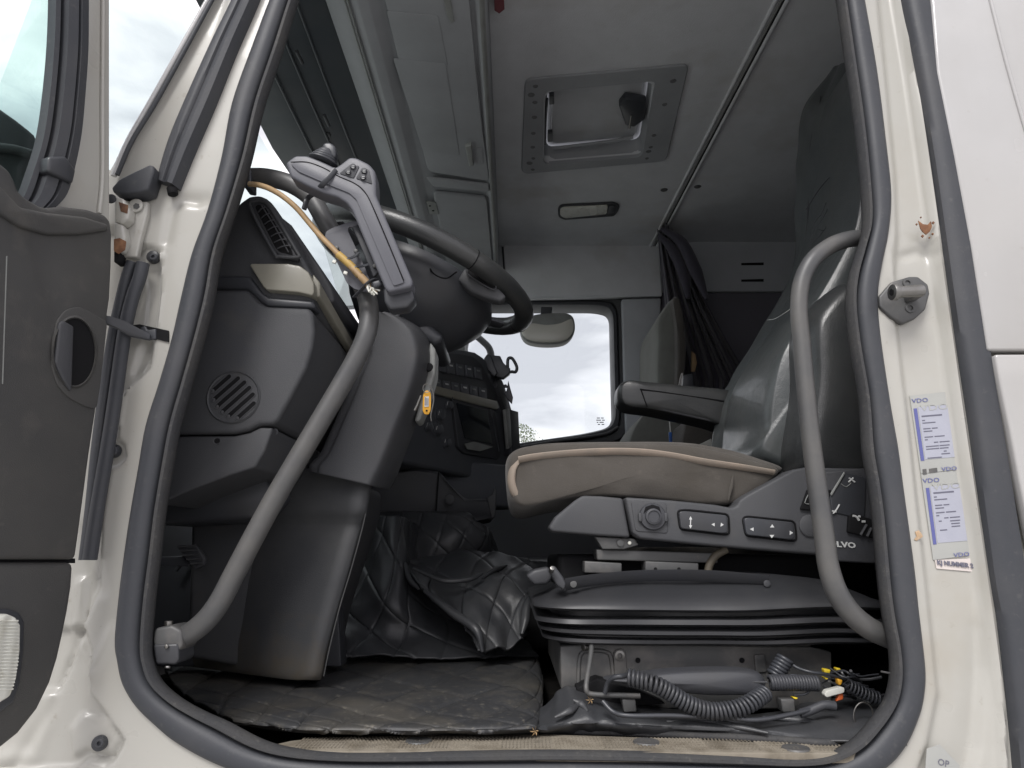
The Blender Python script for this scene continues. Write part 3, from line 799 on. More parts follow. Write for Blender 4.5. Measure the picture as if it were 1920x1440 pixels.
# the cut cable
cb = thing('cut_cable', 'beige cable hanging from the handle with yellow tape and a frayed end', 'cable', P(700, 540, -.02))
tube('cable_jacket', [P(a, b, c) for a, b, c in ((468,345,.03),(485,347,.02),(506,354,.01),(530,368,0),(556,390,0),(580,418,0),(602,444,-.005),(622,464,-.012),(640,483,-.016),(658,500,-.018),(674,516,-.02),(690,533,-.02))], .0043, m_cable, cb, n=5)
tube('tape_band', [P(a, b, -.017) for a, b in ((634,477),(648,489),(662,502),(674,516))], .0058, m_tape, cb)
tube('tape_band', [P(a, b, -.019) for a, b in ((676,518),(684,526),(691,534))], .0055, m_cable, cb)
for i in range(12):
    random.seed(40+i)
    a0, b0 = 691 + random.uniform(-3, 3), 534 + random.uniform(-2, 2)
    tube('frayed_wire', [P(a0, b0, -.02), P(a0+random.uniform(0, 6), b0+random.uniform(5, 10), -.02+random.uniform(-.006, .006)), P(a0+random.uniform(2, 22), b0+random.uniform(11, 20), -.02+random.uniform(-.01, .01))], random.uniform(.0008, .0018), m_white if i % 3 else m_cable, cb, seg=6, n=3)
# ---------------------------------------------------------------- dashboard, driver side
dash = thing('dashboard', 'dark grey dashboard end with oblong vent, beige trim and round speaker grille', 'dashboard', P(400, 900, .12))
YD = .10
slab('upper_pod', [(330,560),(345,470),(420,410),(450,378),(466,366),(486,364),(502,371),(514,386),(560,468),(584,512),(592,540),(585,580),(540,590),(330,590)], YD+.012, .50, m_plas, dash, b=.012)
slab('vent_step', [(520,400),(545,420),(600,500),(622,540),(628,565),(600,575),(560,500)], YD+.10, .5, m_plasd, dash, b=.006)
# oblong vent on the pod end: rim, dark well, curved vanes
vr = [(469,386),(478,376),(494,378),(506,388),(552,466),(560,482),(556,488),(524,480),(512,470),(474,398)]
vf = slab('side_vent', vr, YD-.000, .014, m_plasd, dash, b=.004, rnd=5)
slab('vent_well', [(478,388),(484,383),(497,388),(546,468),(549,478),(524,472),(516,464)], YD-.0015, .003, m_black, vf, b=.0005, rnd=3)
for i in range(7):
    f = i/6
    a = Vector((482+30*f*1.2+3, 396+68*f)); b_ = Vector((496+42*f*1.15, 388+72*f))
    tube('vent_vane', [P(a.x-1, a.y+2, YD-.004), P((a.x+b_.x)/2, (a.y+b_.y)/2-1, YD-.006), P(b_.x+2, b_.y, YD-.004)], .0016, m_plas, vf, seg=6, n=3, flat=(1, .6))
tube('vent_vane', [P(491,386,YD-.0055), P(515,425,YD-.0055), P(541,473,YD-.0055)], .0012, m_plas, vf, seg=6, n=3)
tube('vent_rim', [P(a, b, YD-.002) for a, b in ((469,388),(479,377),(494,378),(507,390),(554,468),(559,482),(524,481),(513,472))], .0030, m_plas, vf, seg=8, closed=True)
# champagne trim, wraps round the corner and runs on along the dash
slab('trim_strip', [(468,497),(472,494),(540,494),(562,498),(578,510),(588,530),(589,548),(585,554),(560,548),(505,543),(500,543),(494,538)], YD-.004, .03, m_beige, dash, b=.004)
prism('trim_run', [P(586,512,YD+.012), P(600,530,YD+.012), P(600,556,YD+.012), P(584,556,YD+.012)], P(692, 706, .55)-P(592, 532, YD+.012), m_beige, dash, b=.003)
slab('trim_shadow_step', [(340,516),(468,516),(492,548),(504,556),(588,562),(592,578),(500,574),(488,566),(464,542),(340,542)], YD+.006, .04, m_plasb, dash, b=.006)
slab('end_panel', [(300,545),(462,543),(484,566),(500,574),(580,577),(588,590),(590,620),(587,650),(575,690),(546,745),(522,788),(511,797),(486,796),(466,806),(440,812),(300,814)], YD, .48, m_plas, dash, b=.010)
slab('knee_panel', [(290,818),(440,817),(468,811),(488,801),(512,802),(497,845),(478,877),(430,892),(360,918),(300,945),(290,945)], YD+.006, .36, m_plas, dash, b=.005)
slab('knee_underside', [(290,940),(320,925),(430,886),(478,872),(520,930),(470,975),(290,985)], YD+.14, .3, m_plasb, dash, b=.01)
cyl('panel_hole', P(407, 826, YD+.0055), (0, 1, 0), .0045, .001, m_black, dash, 16, 0)
lathe('panel_hole_rim', P(407, 827, YD+.006), (0, -1, 0), [(.0062, 0), (.0058, .001), (.0045, .0005)], m_plas, dash, seg=18, cap=False)
cyl('panel_screw', P(514, 810, YD+.03), (.5, -1, 0), .006, .004, m_plasb, dash, 16)
# round speaker grille with slanted slots
gc = P(438, 745, YD)
spk = lathe('speaker_grille', gc, (0, -1, 0), [(.0425, -.002), (.0425, .001), (.0405, .0032), (.0385, .0012), (.0001, .0012)], m_plas, dash, seg=44, cap=False)
ax = (V(.72, 0, .70)).normalized(); bx = V(-ax.z, 0, ax.x)
for i, hl in enumerate((.0165, .0245, .0275, .0275, .0245, .0165)):
    off = (i-2.5) * .0122
    c = gc + bx*off + V(0, -.0014, 0)
    pts = []
    for k in range(9):
        t = -math.pi/2 + math.pi*k/8; pts.append(c + ax*(hl + .0040*math.cos(t)) + bx*(.0040*math.sin(t)))
    for k in range(9):
        t = math.pi/2 + math.pi*k/8; pts.append(c + ax*(-hl + .0040*math.cos(t)) + bx*(.0040*math.sin(t)))
    prism('grille_slot', pts, (0, .002, 0), m_black, spk, b=0)
    pts2 = [p + (p-c).normalized()*.0008 for p in pts]
    tube('slot_lip', [p + V(0, -.0002, 0) for p in pts], .0009, m_plas, spk, seg=6, n=1, closed=True)
    ball('slot_dimple', c - ax*(hl+.0006) + V(0, .0003, 0), .0034, m_plas, spk, sc=(1, .5, 1), sub=2)

# footwell: ribbed dark liner, side pedestal of the column
fwl = thing('footwell_liner', 'black ribbed liner deep in the driver footwell under the dashboard', 'footwell liner', P(420, 1240, .5))
prism('liner_panel', [P(200,880,.45), P(620,880,.45), P(640,1250,.45), P(200,1250,.45)], (0, .05, 0), m_plasb, fwl, b=.003)
for a, b_, c, d in ((470,960,360,1130),(500,965,392,1120),(560,930,440,1130),(420,950,330,1070),(600,960,500,1150)):
    tube('liner_rib', [P(a, b_, .445), P(c, d, .43)], .004, m_plasb, fwl, seg=8, n=1)
slab('liner_recess', [(365,926),(395,920),(412,932),(418,940),(350,946)], .30, .02, m_plasd, fwl, b=.005)
ped = thing('foot_pedal', 'small ridged black foot pedal in the dark footwell', 'pedal', P(350, 1060, .3))
slab('pedal_pad', [(330,1024),(368,1022),(384,1046),(382,1060),(366,1068),(350,1050)], .30, .012, m_plasd, ped, b=.002)
for i in range(5):
    tube('pad_ridge', [P(332+i*6, 1025+i*8, .297), P(366+i*4, 1023+i*8, .297)], .0022, m_plas, ped, seg=6, n=1)
slab('pedal_arm', [(290,1044),(345,1042),(356,1062),(290,1062)], .315, .01, m_plasb, ped, b=.002)
pil = thing('column_pedestal', 'tall dark plastic pedestal below the steering column, with a paler line along its right edge', 'column pedestal', P(540, 1265, .32))
slab('pedestal_core', [(360,900),(583,885),(672,905),(668,960),(650,1015),(632,1070),(615,1120),(600,1170),(588,1225),(580,1262),(440,1250),(350,1234)], .36, .25, m_plas, pil, b=.01)
def surf(name, ctrl, nu, nv, mat, par, **k):
    return grid(name, lambda u, v: bez_(ctrl, u, v), nu, nv, mat, par, thick=.004, **k)
def bez_(ctrl, u, v):
    def row(r, t):
        n = len(r)-1; f = min(t*n, n-1e-6); i = int(f); t = f-i
        p1, p2 = r[i], r[i+1]
        p0 = r[i-1] if i > 0 else p1*2-p2
        p3 = r[i+2] if i+2 <= n else p2*2-p1
        return 0.5*((2*p1)+(p2-p0)*t+(2*p0-5*p1+4*p2-p3)*t*t+(3*p1-p0-3*p2+p3)*t*t*t)
    return row([row(r, u) for r in ctrl], v)
rowsp = []
for y_, xl, xr, dy in ((878,430,700,0),(905,400,696,0),(925,385,692,-.004),(955,365,687,-.004),(975,350,682,.006),(990,345,677,.010),(1020,338,668,.004),(1070,330,654,0),(1125,325,638,0),(1175,322,624,0),(1225,320,611,.0),(1262,325,604,.0),(1274,330,600,.004)):
    w_ = xr-xl; yy = lambda x: y_ - (max(0, (xr-60-x))*.14 if y_ > 1200 else 0)
    rowsp.append([P(xl, yy(xl), .50), P(xl+w_*.3, yy(xl+w_*.3), .40+dy), P(xl+w_*.6, yy(xl+w_*.6), .325+dy), P(xr-52, yy(xr-52), .295+dy), P(xr-26, yy(xr-26), .286+dy), P(xr-9, y_, .290+dy), P(xr, y_, .306+dy), P(xr-3, y_, .36+dy), P(xr-10, y_, .5)])
surf('pedestal_skin', rowsp, 64, 60, m_ped, pil)
tube('pale_edge_line', [P(a, b, .295) for a, b in ((690,925),(683,975),(660,1062),(638,1135),(618,1215),(607,1268))], .0011, m_steeld, pil, seg=6)  # thin paler line down the right edge of the pedestal
# column cover
cc = thing('steering_column_cover', 'large smooth black cover of the steering column standing up to the wheel', 'column cover', P(660, 915, .28))
slab('cover_core', [(712,610),(750,606),(780,630),(796,660),(786,710),(762,780),(735,850),(712,905),(690,905),(640,892),(600,876),(612,850),(640,790),(672,720),(700,650)], .30, .14, m_plas, cc, b=.012)
rowsc = []
for y_, xl, xr in ((586,712,722),(592,703,745),(602,698,768),(618,694,792),(640,688,806),(668,682,812),(700,668,809),(745,650,796),(800,626,775),(850,603,757),(886,588,744),(900,583,737),(918,583,727)):
    w_ = xr-xl
    sl_ = lambda x: (y_ if y_ < 850 else y_ - (xr-x)/150*(y_-850)*.52)
    rowsc.append([P(xl+2, sl_(xl), .33), P(xl, sl_(xl), .285), P(xl+w_*.10, sl_(xl+w_*.10), .270), P(xl+w_*.14, sl_(xl+w_*.14), .262), P(xl+w_*.45, sl_(xl+w_*.45), .257), P(xl+w_*.66, sl_(xl+w_*.66), .256), P(xl+w_*.76, sl_(xl+w_*.76), .260), P(xl+w_*.84, sl_(xl+w_*.84), .285), P(xl+w_*.94, sl_(xl+w_*.94), .345), P(xr, y_, .40), P(xr+1, y_, .44)])
surf('cover_shell', rowsc, 56, 60, m_plas, cc)
tube('cover_rib', [P(a, b, .2655) for a, b in ((697,668),(680,715),(654,780),(632,838),(617,892))], .0035, m_plas, cc, seg=8)
slab('cover_cheek', [(806,640),(817,655),(816,700),(800,756),(786,790),(776,790),(796,720)], .345, .06, m_grey, cc, b=.006)
cyl('lock_barrel', P(803, 690, .335), (.3, -1, 0), .008, .01, m_black, cc, 20)
slab('upper_shroud', [(700,560),(745,556),(800,600),(835,632),(815,648),(760,618),(705,600)], .36, .2, m_plasb, cc, b=.012, ang=40)
loopp = [(700,595),(715,607),(735,603),(750,585),(748,572),(728,558)]
tube('stalk_loop', [P(a, b, .30) for a, b in loopp], .0042, m_plasd, cc)
tube('stalk_loop', [P(a, b, .33) for a, b in ((708,588),(724,594),(738,580),(733,568))], .003, m_plasd, cc)
# ignition key with tag
ky = thing('key_tag', 'yellow key fob with white label hanging at the ignition', 'key tag', P(800, 770, .33))
slab('tag_body', [(793,740),(797,732),(804,732),(808,738),(808,768),(804,777),(796,777),(792,770)], .245, .003, m_yellow, ky, b=.001, rnd=3)
slab('tag_paper', [(796,744),(804,743),(804,762),(796,763)], .2435, .001, m_text, ky, b=0)
for kk in range(3): slab('tag_writing', [(797+kk*2.4,745+kk),(798.2+kk*2.4,745+kk),(798.2+kk*2.4,760),(797+kk*2.4,760)], .2430, .0004, m_print, ky, b=0)
cyl('tag_hole', P(800, 770, .2432), (0, -1, 0), .0018, .0004, m_black, ky, 12, 0)
tube('key_ring', [P(800+7*math.cos(t), 728+8*math.sin(t), .242) for t in [2*math.pi*i/12 for i in range(12)]], .0008, m_steel, ky, seg=6, n=3, closed=True)
tube('key_chain', [P(a, b, .24) for a, b in ((806,722),(812,736),(813,752),(808,778),(809,790))], .0012, m_steel, ky, seg=6)
tube('key_blade', [P(790,742,.26), P(783,760,.26), P(778,770,.26)], .0028, m_steel, ky, seg=6, n=1)

# ---------------------------------------------------------------- steering wheel
WC = V(-.1917, .4587, .8217); WR = .2362; al = .4008
w1 = V(math.cos(al), 0, -math.sin(al)); w2 = V(0, 1, 0); wn = w1.cross(w2)  # wn: up the column
if wn.z < 0: wn = -wn
sw = thing('steering_wheel', 'large black steering wheel seen from below its near rim', 'steering wheel', WC)
rim = [WC + w1*(WR*math.cos(t)) + w2*(WR*math.sin(t)) for t in [2*math.pi*i/48 for i in range(48)]]
def tubeclosed(name, path, r, mat, par, seg=16): 
    secs = sweep_secs(path, circ(r, seg), True, wn)
    return loft(name, secs, mat, par, loop=True, smooth=50)
tubeclosed('rim', rim, .0208, m_leath, sw)
for t in (-1.95, -1.0, .3, 2.4):
    c = WC + w1*(WR*math.cos(t)) + w2*(WR*math.sin(t)); tg = (-w1*math.sin(t) + w2*math.cos(t))
    cyl('rim_seam', c - tg*.001, tg, .0212, .002, m_black, sw, 20, 0)
def wp(a, b, h): return WC + w1*a + w2*b + wn*h
# hub dish: deep cup below the horn pad
secs = []
for r, h, k in ((.02,-.18,0),(.06,-.175,0),(.09,-.15,0),(.125,-.11,0),(.150,-.07,0),(.158,-.035,0),(.148,-.008,0),(.11,.006,0),(.02,.012,0)):
    secs.append([wp(r*math.cos(t)*1.05+.01, r*math.sin(t)*1.15, h) for t in [2*math.pi*i/36 for i in range(36)]])
loft('hub', secs, m_plasb, sw, smooth=45)
for t0 in (-.62, .62, 2.55, -2.55):
    d = w1*math.cos(t0) + w2*math.sin(t0); s = wn.cross(d)
    secs = []
    for rr, wdt, th, h in ((.07,.042,.020,-.055),(.12,.036,.014,-.040),(.17,.030,.010,-.018),(.222,.026,.009,-.004)):
        c = WC + d*rr + wn*h
        secs.append([c + s*(wdt*math.cos(a)) + wn*(th*math.sin(a)) for a in [2*math.pi*i/14 for i in range(14)]])
    sp_ = loft('spoke', secs, m_plasd, sw)
slab('spoke_slot', [(876,505),(884,508),(925,535),(926,541),(915,540),(878,515)], .30, .01, m_black, sw, b=.002, rnd=2)
tube('slot_rim', [P(a, b, .2985) for a, b in ((877,502),(900,514),(928,534),(925,543),(900,530),(877,514))], .0016, m_plasd, sw, seg=6, closed=True, n=4)
slab('spoke_lit_face', [(858,524),(870,503),(884,500),(928,532),(950,556),(938,566),(905,556),(880,545)], .305, .03, m_plas, sw, b=.006)  # paler plastic stands in for light falling on the spoke face
tube('pad_seam', [P(a, b, c) for a, b, c in ((800,488,.30),(812,512,.28),(836,522,.27),(856,510,.29))], .0016, m_black, sw, seg=6)
cyl('column_tube', WC - wn*.16, -wn, .05, .2, m_plasb, cc, 28, .004)

# ---------------------------------------------------------------- centre dashboard, turned towards the driver
CO = V(-.12, 1.25, .5); CN = V(.92, -.40, 0).normalized()
ctr = thing('centre_dashboard', 'dark centre dashboard with rows of switches, beige strip and a display', 'dashboard', PP(880, 870, (CO, CN)))
def cpl(off=0): return (CO + CN*off, CN)
def cslab(n_, px, off, t, mat, par=ctr, b=.002, rnd=0, **k): return slab(n_, px, None, t, mat, par, b, rnd, plane=cpl(off), **k)
cslab('dash_body', [(700,640),(790,648),(872,656),(893,660),(908,670),(922,690),(945,730),(957,772),(962,830),(963,885),(900,900),(760,870),(690,850)], 0, .22, m_ctr, b=.012)
cslab('switch_bezel', [(790,658),(868,664),(890,670),(904,684),(930,735),(935,752),(890,742),(812,722),(790,715)], .004, .01, m_plasd, b=.002, rnd=6)
random.seed(5)
for r_ in range(2):
    for c_ in range(6):
        a = 806 + c_*17 + r_*9; b_ = 672 + c_*3.2 + r_*38
        if a > 915: continue
        s_ = cslab('rocker_switch', [(a,b_),(a+12,b_+2),(a+14,b_+24),(a+2,b_+21)], .010, .008, m_ctr, b=.002)
        cslab('switch_mark', [(a+3,b_+5),(a+9,b_+6),(a+9.5,b_+9),(a+4,b_+8)], .0122, .001, m_grey if (c_+r_) % 2 else m_text, s_, b=0)
cslab('trim_strip', [(812,722),(872,737),(932,752),(936,764),(932,768),(868,752),(812,737)], .012, .012, m_beige, b=.002)
sc_ = cslab('display_bezel', [(848,746),(918,764),(928,770),(940,850),(934,862),(870,850),(858,838)], .008, .01, m_plasd, b=.003, rnd=4)
cslab('screen', [(856,755),(914,770),(924,832),(872,822)], .010, .004, m_screen, sc_, b=.001, rnd=2)
for q in (((848,744),(860,838)), ((920,766),(936,846))):
    tube('bezel_edge', [PP(*q[0], cpl(.012)), PP(*q[1], cpl(.012))], .0016, m_ctr, sc_, seg=6, n=1)
for a, b_, r_ in ((822,778,.016),(818,806,.016),(834,830,.013),(800,800,.012),(838,760,.012)):
    k_ = lathe('rotary_knob', PP(a, b_, cpl(0)), CN, [(r_*1.3, 0), (r_*1.3, .003), (r_, .004), (r_*.92, .016), (r_*.5, .018), (.0001, .018)], m_ctr, ctr, seg=24, cap=False)
    tube('knob_mark', [PP(a, b_, cpl(.0185)), PP(a+2, b_-7, cpl(.0185))], .0008, m_text, k_, seg=6, n=1)
cslab('papers_in_tray', [(872,832),(890,828),(925,838),(900,846),(876,842)], .016, .003, m_grey, b=0)
cslab('end_trim', [(936,700),(946,722),(960,770),(972,875),(965,890),(955,820),(948,770),(932,726)], .016, .03, m_plasd, b=.004)
cslab('side_rail', [(948,768),(956,766),(960,836),(954,842)], .03, .012, m_grey, b=.002)
cslab('side_box', [(958,768),(972,772),(976,852),(960,852)], .03, .03, m_plasd, b=.002)
prism('lower_facia', [P(690,850,1.0), P(960,872,1.35), P(990,900,1.35), P(985,955,1.35), P(690,930,1.0)], (-.3, .2, 0), m_ctr, ctr, b=.01)
# phone and device holders on top against the window
hd = thing('phone_holder', 'black bracket phone holder standing against the bright side window', 'phone holder', P(925, 700, 1.35))
slab('holder_arm', [(907,672),(914,663),(920,666),(933,700),(926,706),(914,692)], 1.33, .02, m_plasb, hd, b=.003)
slab('holder_block', [(918,665),(938,667),(944,680),(952,688),(957,690),(956,700),(944,709),(930,706),(922,694)], 1.34, .03, m_plasb, hd, b=.003)
tube('holder_loop', [P(a, b, 1.35) for a, b in ((953,696),(952,676),(956,671),(962,674),(969,688),(967,697),(960,697))], .0055, m_plasb, hd, closed=True, n=5)
h2 = thing('spike_clip', 'small black pointed clip below the phone holder in front of the window', 'clip', P(950, 760, 1.35))
slab('clip_blade', [(953,713),(957,728),(962,745),(960,757),(951,748),(945,738),(950,732)], 1.36, .012, m_plasb, h2, b=.002)
slab('clip_barb', [(941,722),(949,720),(954,727),(944,726)], 1.36, .01, m_plasb, h2, b=.002)

# lower console shelf
lc = thing('lower_console', 'dark lower console shelf with round cap beside the engine cover', 'console', P(810, 970, 1.0))
prism('console_front', [P(688,890,.98), P(780,878,1.0), P(824,884,1.0), P(850,915,1.0), P(872,935,1.02), P(925,935,1.1), P(928,972,1.1), P(890,978,1.05), P(688,968,.98)], (-.02, .35, 0), m_plasd, lc, b=.008)
slab('console_seam', [(821,884),(824,884),(818,972),(815,972)], .995, .003, m_black, lc, b=0)
lathe('round_cap', P(843, 937, 1.0), (0, -1, 0), [(.014, 0), (.014, .004), (.011, .006), (.0001, .005)], m_plas, lc, seg=24, cap=False)
slab('tray_lip', [(912,932),(922,928),(930,908),(931,930),(928,968),(922,972)], 1.08, .02, m_plas, lc, b=.003)
# ---------------------------------------------------------------- quilted covers, mats, tread
def bez(ctrl, u, v):
    """Catmull-Rom surface through a control net of points"""
    def row(r, t):
        n = len(r)-1; f = min(t*n, n-1e-6); i = int(f); t = f-i
        p1, p2 = r[i], r[i+1]
        p0 = r[i-1] if i > 0 else p1*2-p2
        p3 = r[i+2] if i+2 <= n else p2*2-p1
        return 0.5*((2*p1)+(p2-p0)*t+(2*p0-5*p1+4*p2-p3)*t*t+(3*p1-p0-3*p2+p3)*t*t*t)
    return row([row(r, u) for r in ctrl], v)
def patch(name, ctrl, nu, nv, mat, parent, size=(1, 1), q=None, fold=0, fs=6, seed=0, thick=.004, up=None, label=None, fade=0):
    """q = (spacing, groove depth, puff); size = metres across u, v"""
    vs = []
    P0 = [[bez(ctrl, i/nu, j/nv) for i in range(nu+1)] for j in range(nv+1)]
    fs_ = []
    for j in range(nv+1):
        for i in range(nu+1):
            a = P0[j][min(i+1, nu)] - P0[j][max(i-1, 0)]; b = P0[min(j+1, nv)][i] - P0[max(j-1, 0)][i]
            n = a.cross(b)
            n = n.normalized() if n.length > 1e-12 else V(0, 0, 1)
            if n.dot(CAMP - P0[j][i]) < 0 and up is None: n = -n
            if up is not None and n.dot(Vector(up)) < 0: n = -n
            h = 0
            x, y = i/nu*size[0], j/nv*size[1]
            if fold:
                h += fold*(noise.noise(V(x*fs, y*fs, seed)) + .5*noise.noise(V(x*fs*2.3, y*fs*2.3, seed+5)))
            if q:
                A = (x + y*.62)/q[0]; B = (x*.75 - y*.8)/q[0]
                wob = .06*noise.noise(V(x*9, y*9, seed+3))
                A += wob; B -= wob
                da = abs(A-round(A)); db = abs(B-round(B))
                g = max(math.exp(-(da/.035)**2), math.exp(-(db/.035)**2))
                puff = (abs(math.sin(math.pi*A))*abs(math.sin(math.pi*B)))**.45
                h += q[2]*puff - q[1]*g
            if fade: h *= min(1, (1-j/nv)/fade)
            vs.append(P0[j][i] + n*h)
    for j in range(nv):
        for i in range(nu):
            a = j*(nu+1)+i; fs_.append((a, a+1, a+nu+2, a+nu+1))
    o = mesh(name, vs, fs_, mat, parent, 70, label)
    m = o.modifiers.new('solid', 'SOLIDIFY'); m.thickness = thick; m.offset = -1 if up is None else 0
    return o
def C(rows): return [[P(a, b, c) for a, b, c in r] for r in rows]

ec = thing('engine_cover', 'engine hump beside the driver wrapped in black diamond quilted leatherette', 'engine cover', P(820, 1215, .8))
patch('front_quilt', C([[(628,965,1.0),(690,968,.84),(738,968,.76),(762,975,.80),(775,985,.9)],
                        [(622,1040,.92),(690,1045,.76),(742,1040,.69),(764,1055,.74),(790,1060,.85)],
                        [(605,1120,.8),(680,1125,.66),(745,1125,.62),(785,1120,.70),(860,1120,.78)],
                        [(590,1180,.66),(680,1185,.62),(760,1185,.62),(850,1180,.68),(960,1180,.75)],
                        [(570,1245,.55),(680,1236,.56),(780,1236,.57),(900,1236,.60),(1010,1232,.66)]]), 150, 110, m_quilt, ec, (.50, .36), (.105, .003, .0012), .014, 7, 3)
patch('upper_quilt', C([[(752,960,.92),(800,962,.90),(860,968,.90),(905,985,.93),(915,992,1.05)],
                        [(760,1010,.88),(815,1005,.86),(870,1005,.87),(911,1012,.92),(925,1015,1.05)],
                        [(766,1070,.86),(820,1060,.86),(872,1050,.88),(914,1040,.93),(930,1040,1.05)]]), 90, 50, m_quilt, ec, (.36, .14), (.075, .0025, .001), .008, 10, 8)
patch('draped_flap', C([[(762,1052,.74),(830,1042,.80),(900,1034,.84),(960,1046,.82),(1040,1064,.74)],
                        [(768,1078,.66),(836,1078,.70),(900,1066,.72),(960,1070,.72),(1022,1088,.70)],
                        [(800,1112,.60),(850,1125,.62),(910,1110,.64),(960,1110,.64),(1006,1125,.64)],
                        [(850,1150,.56),(880,1170,.56),(920,1160,.58),(960,1160,.60),(992,1155,.60)],
                        [(898,1185,.53),(900,1224,.50),(930,1215,.52),(960,1216,.54),(984,1190,.57)]]), 120, 110, m_quilt, ec, (.36, .30), (.105, .003, .0012), .015, 8, 21, thick=.005)
for pts, r_ in (([(775,1066,.64),(830,1088,.61),(880,1086,.62),(905,1075,.64)], .006), ([(796,1108,.58),(850,1150,.54),(893,1180,.50),(905,1222,.49)], .009), ([(1010,1100,.64),(990,1130,.60),(984,1165,.57),(978,1190,.55)], .012), ([(905,1085,.66),(925,1070,.70),(950,1060,.74)], .007), ([(760,1055,.66),(768,1085,.64),(786,1105,.62)], .007)):
    tube('cover_fold', [P(a, b, c) for a, b, c in pts], 1, m_quilt, ec, seg=12, radii=[r_*.5, r_, r_*1.1, r_*.4], n=8, flat=(1, .8))
et = box('hump_top', (.19, 1.32, .10), (.56, .96, .215), m_leath, ec, b=.015)
box('hump_front', (-.38, 1.30, .14), (.56, .72, .40), m_quilt, ec, b=.03)
box('hump_rear', (.62, 1.35, .12), (.6, 1.0, .25), m_carpet, ec, b=.03)

def CZ(rows): return [[P(a, b, z=c) for a, b, c in r] for r in rows]
mt = thing('quilted_floor_mat', 'dusty black quilted floor mat in the driver footwell', 'floor mat', P(700, 1370, z=0))
patch('mat_quilt', CZ([[(300,1232,.004),(440,1228,.004),(620,1222,.004),(800,1216,.004),(975,1214,.004),(1008,1228,-.004)],
                       [(312,1262,.003),(450,1258,.006),(620,1254,.006),(800,1252,.006),(985,1250,.006),(1014,1258,-.004)],
                       [(336,1294,.002),(470,1296,.006),(630,1296,.006),(800,1296,.006),(990,1298,.006),(1018,1300,-.004)],
                       [(392,1330,.0),(510,1335,.006),(640,1338,.006),(800,1340,.006),(985,1340,.006),(1010,1342,-.003)],
                       [(440,1352,-.002),(560,1366,.002),(660,1368,.003),(800,1369,.003),(985,1366,.003),(1004,1364,-.004)],
                       [(436,1356,-.012),(560,1371,-.012),(660,1374,-.012),(800,1375,-.012),(990,1374,-.012),(1004,1370,-.014)]]), 240, 130, m_mat, mt, (.62, .62), (.085, .0035, .0022), .003, 9, 4, thick=.003, up=(0, 0, 1), fade=.22)
m2 = thing('rubber_floor_mat', 'wrinkled black mat edge below the seat base at the door sill', 'floor mat', P(1300, 1370, z=0))
patch('mat_sheet', CZ([[(1010,1330,.0),(1050,1296,.03),(1110,1300,.025),(1250,1330,.004),(1420,1338,.002),(1560,1310,.01),(1700,1300,.02)],
                       [(1006,1346,.0),(1060,1326,.018),(1130,1326,.018),(1250,1346,.002),(1420,1352,.002),(1560,1340,.008),(1700,1330,.02)],
                       [(1002,1364,.0),(1080,1354,.006),(1140,1354,.006),(1250,1360,.002),(1420,1366,.002),(1560,1366,.002),(1700,1370,.01)],
                       [(1000,1374,-.012),(1080,1372,-.012),(1140,1374,-.012),(1250,1378,-.012),(1420,1386,-.012),(1560,1394,-.010),(1700,1404,-.01)]]), 200, 50, m_quilt, m2, (.5, .12), None, .007, 13, 9, thick=.003, up=(0, 0, 1))
for pts in ([(1040,1345,.012),(1068,1332,.02),(1090,1316,.026)], [(1075,1312,.03),(1090,1320,.025),(1102,1334,.018)], [(1250,1352,.006),(1330,1356,.005),(1380,1362,.004),(1440,1374,0)], [(1540,1352,.006),(1590,1362,.004)], [(1430,1344,.006),(1500,1350,.005),(1560,1362,.004)]):
    tube('mat_wrinkle', [P(a, b, z=c) for a, b, c in pts], 1, m_quilt, m2, seg=10, radii=[.002, .006, .002], flat=(1, .7))
# sill: dark lip and sandy tread plate
sl = thing('sill_tread_plate', 'sandy ribbed tread plate along the bottom of the doorway', 'tread plate', P(1090, 1400, z=-.02))
tr_out = [(505,1398),(545,1389),(600,1383),(800,1378),(1000,1376),(1250,1384),(1450,1393),(1590,1400),(1630,1392),(1600,1412),(1500,1412),(1000,1409),(640,1409),(540,1407)]
TZ = -.012
prism('plate', [P(a, b, z=TZ) for a, b in tr_out], (0, 0, -.012), m_tread, sl, b=.001)
vs = []; fc = []
def addrib(a, b, w, h):
    d = (b-a); n = V(-d.y, d.x, 0).normalized()*w
    k = len(vs)
    for p in (a-n, a+n, b+n, b-n): vs.append(p)
    for p in (a, b): vs.append(p + V(0, 0, h))
    fc.extend([(k, k+3, k+5, k+4), (k+1, k+4, k+5, k+2), (k, k+4, k+1), (k+3, k+2, k+5)])
x0 = P(560, 1395, z=TZ).x; x1 = P(1600, 1405, z=TZ).x
n_ = 150
for i in range(n_):
    x = x0 + (x1-x0)*i/n_
    yb = P(960+x*1340, 1380, z=TZ).y - .006 - max(0, x-.1)*.045 - (max(0, -x-.22)*.06)
    for k in range(5):
        ya = yb - .002 - k*.0118
        sgn = 1 if (i//14) % 2 else -.3
        addrib(V(x, ya, TZ), V(x + .003*sgn, ya - .0085, TZ), .0013, .0014)
rb = mesh('tread_ribs', vs, fc, m_tread, sl, 0); rb['kind'] = 'stuff'
for a, b_ in ((785,1390),(1212,1392),(1492,1404)):
    lathe('tread_screw', P(a, b_, z=TZ), (0, 0, 1), [(.018, 0), (.017, .002), (.012, .0015), (.0001, .001)], m_steeld, sl, seg=24, cap=False)
lp = thing('sill_edge_lip', 'rolled black edge of the floor covering just above the tread plate', 'edge lip', P(700, 1375, z=-.02))
tube('lip_roll', [P(a, b, z=-.010) for a, b in ((330,1281),(372,1312),(430,1343),(500,1360),(600,1368),(800,1370),(1000,1369),(1150,1372),(1300,1379),(1450,1387),(1560,1393),(1620,1376))], .0055, m_rubber_d, lp, seg=12)
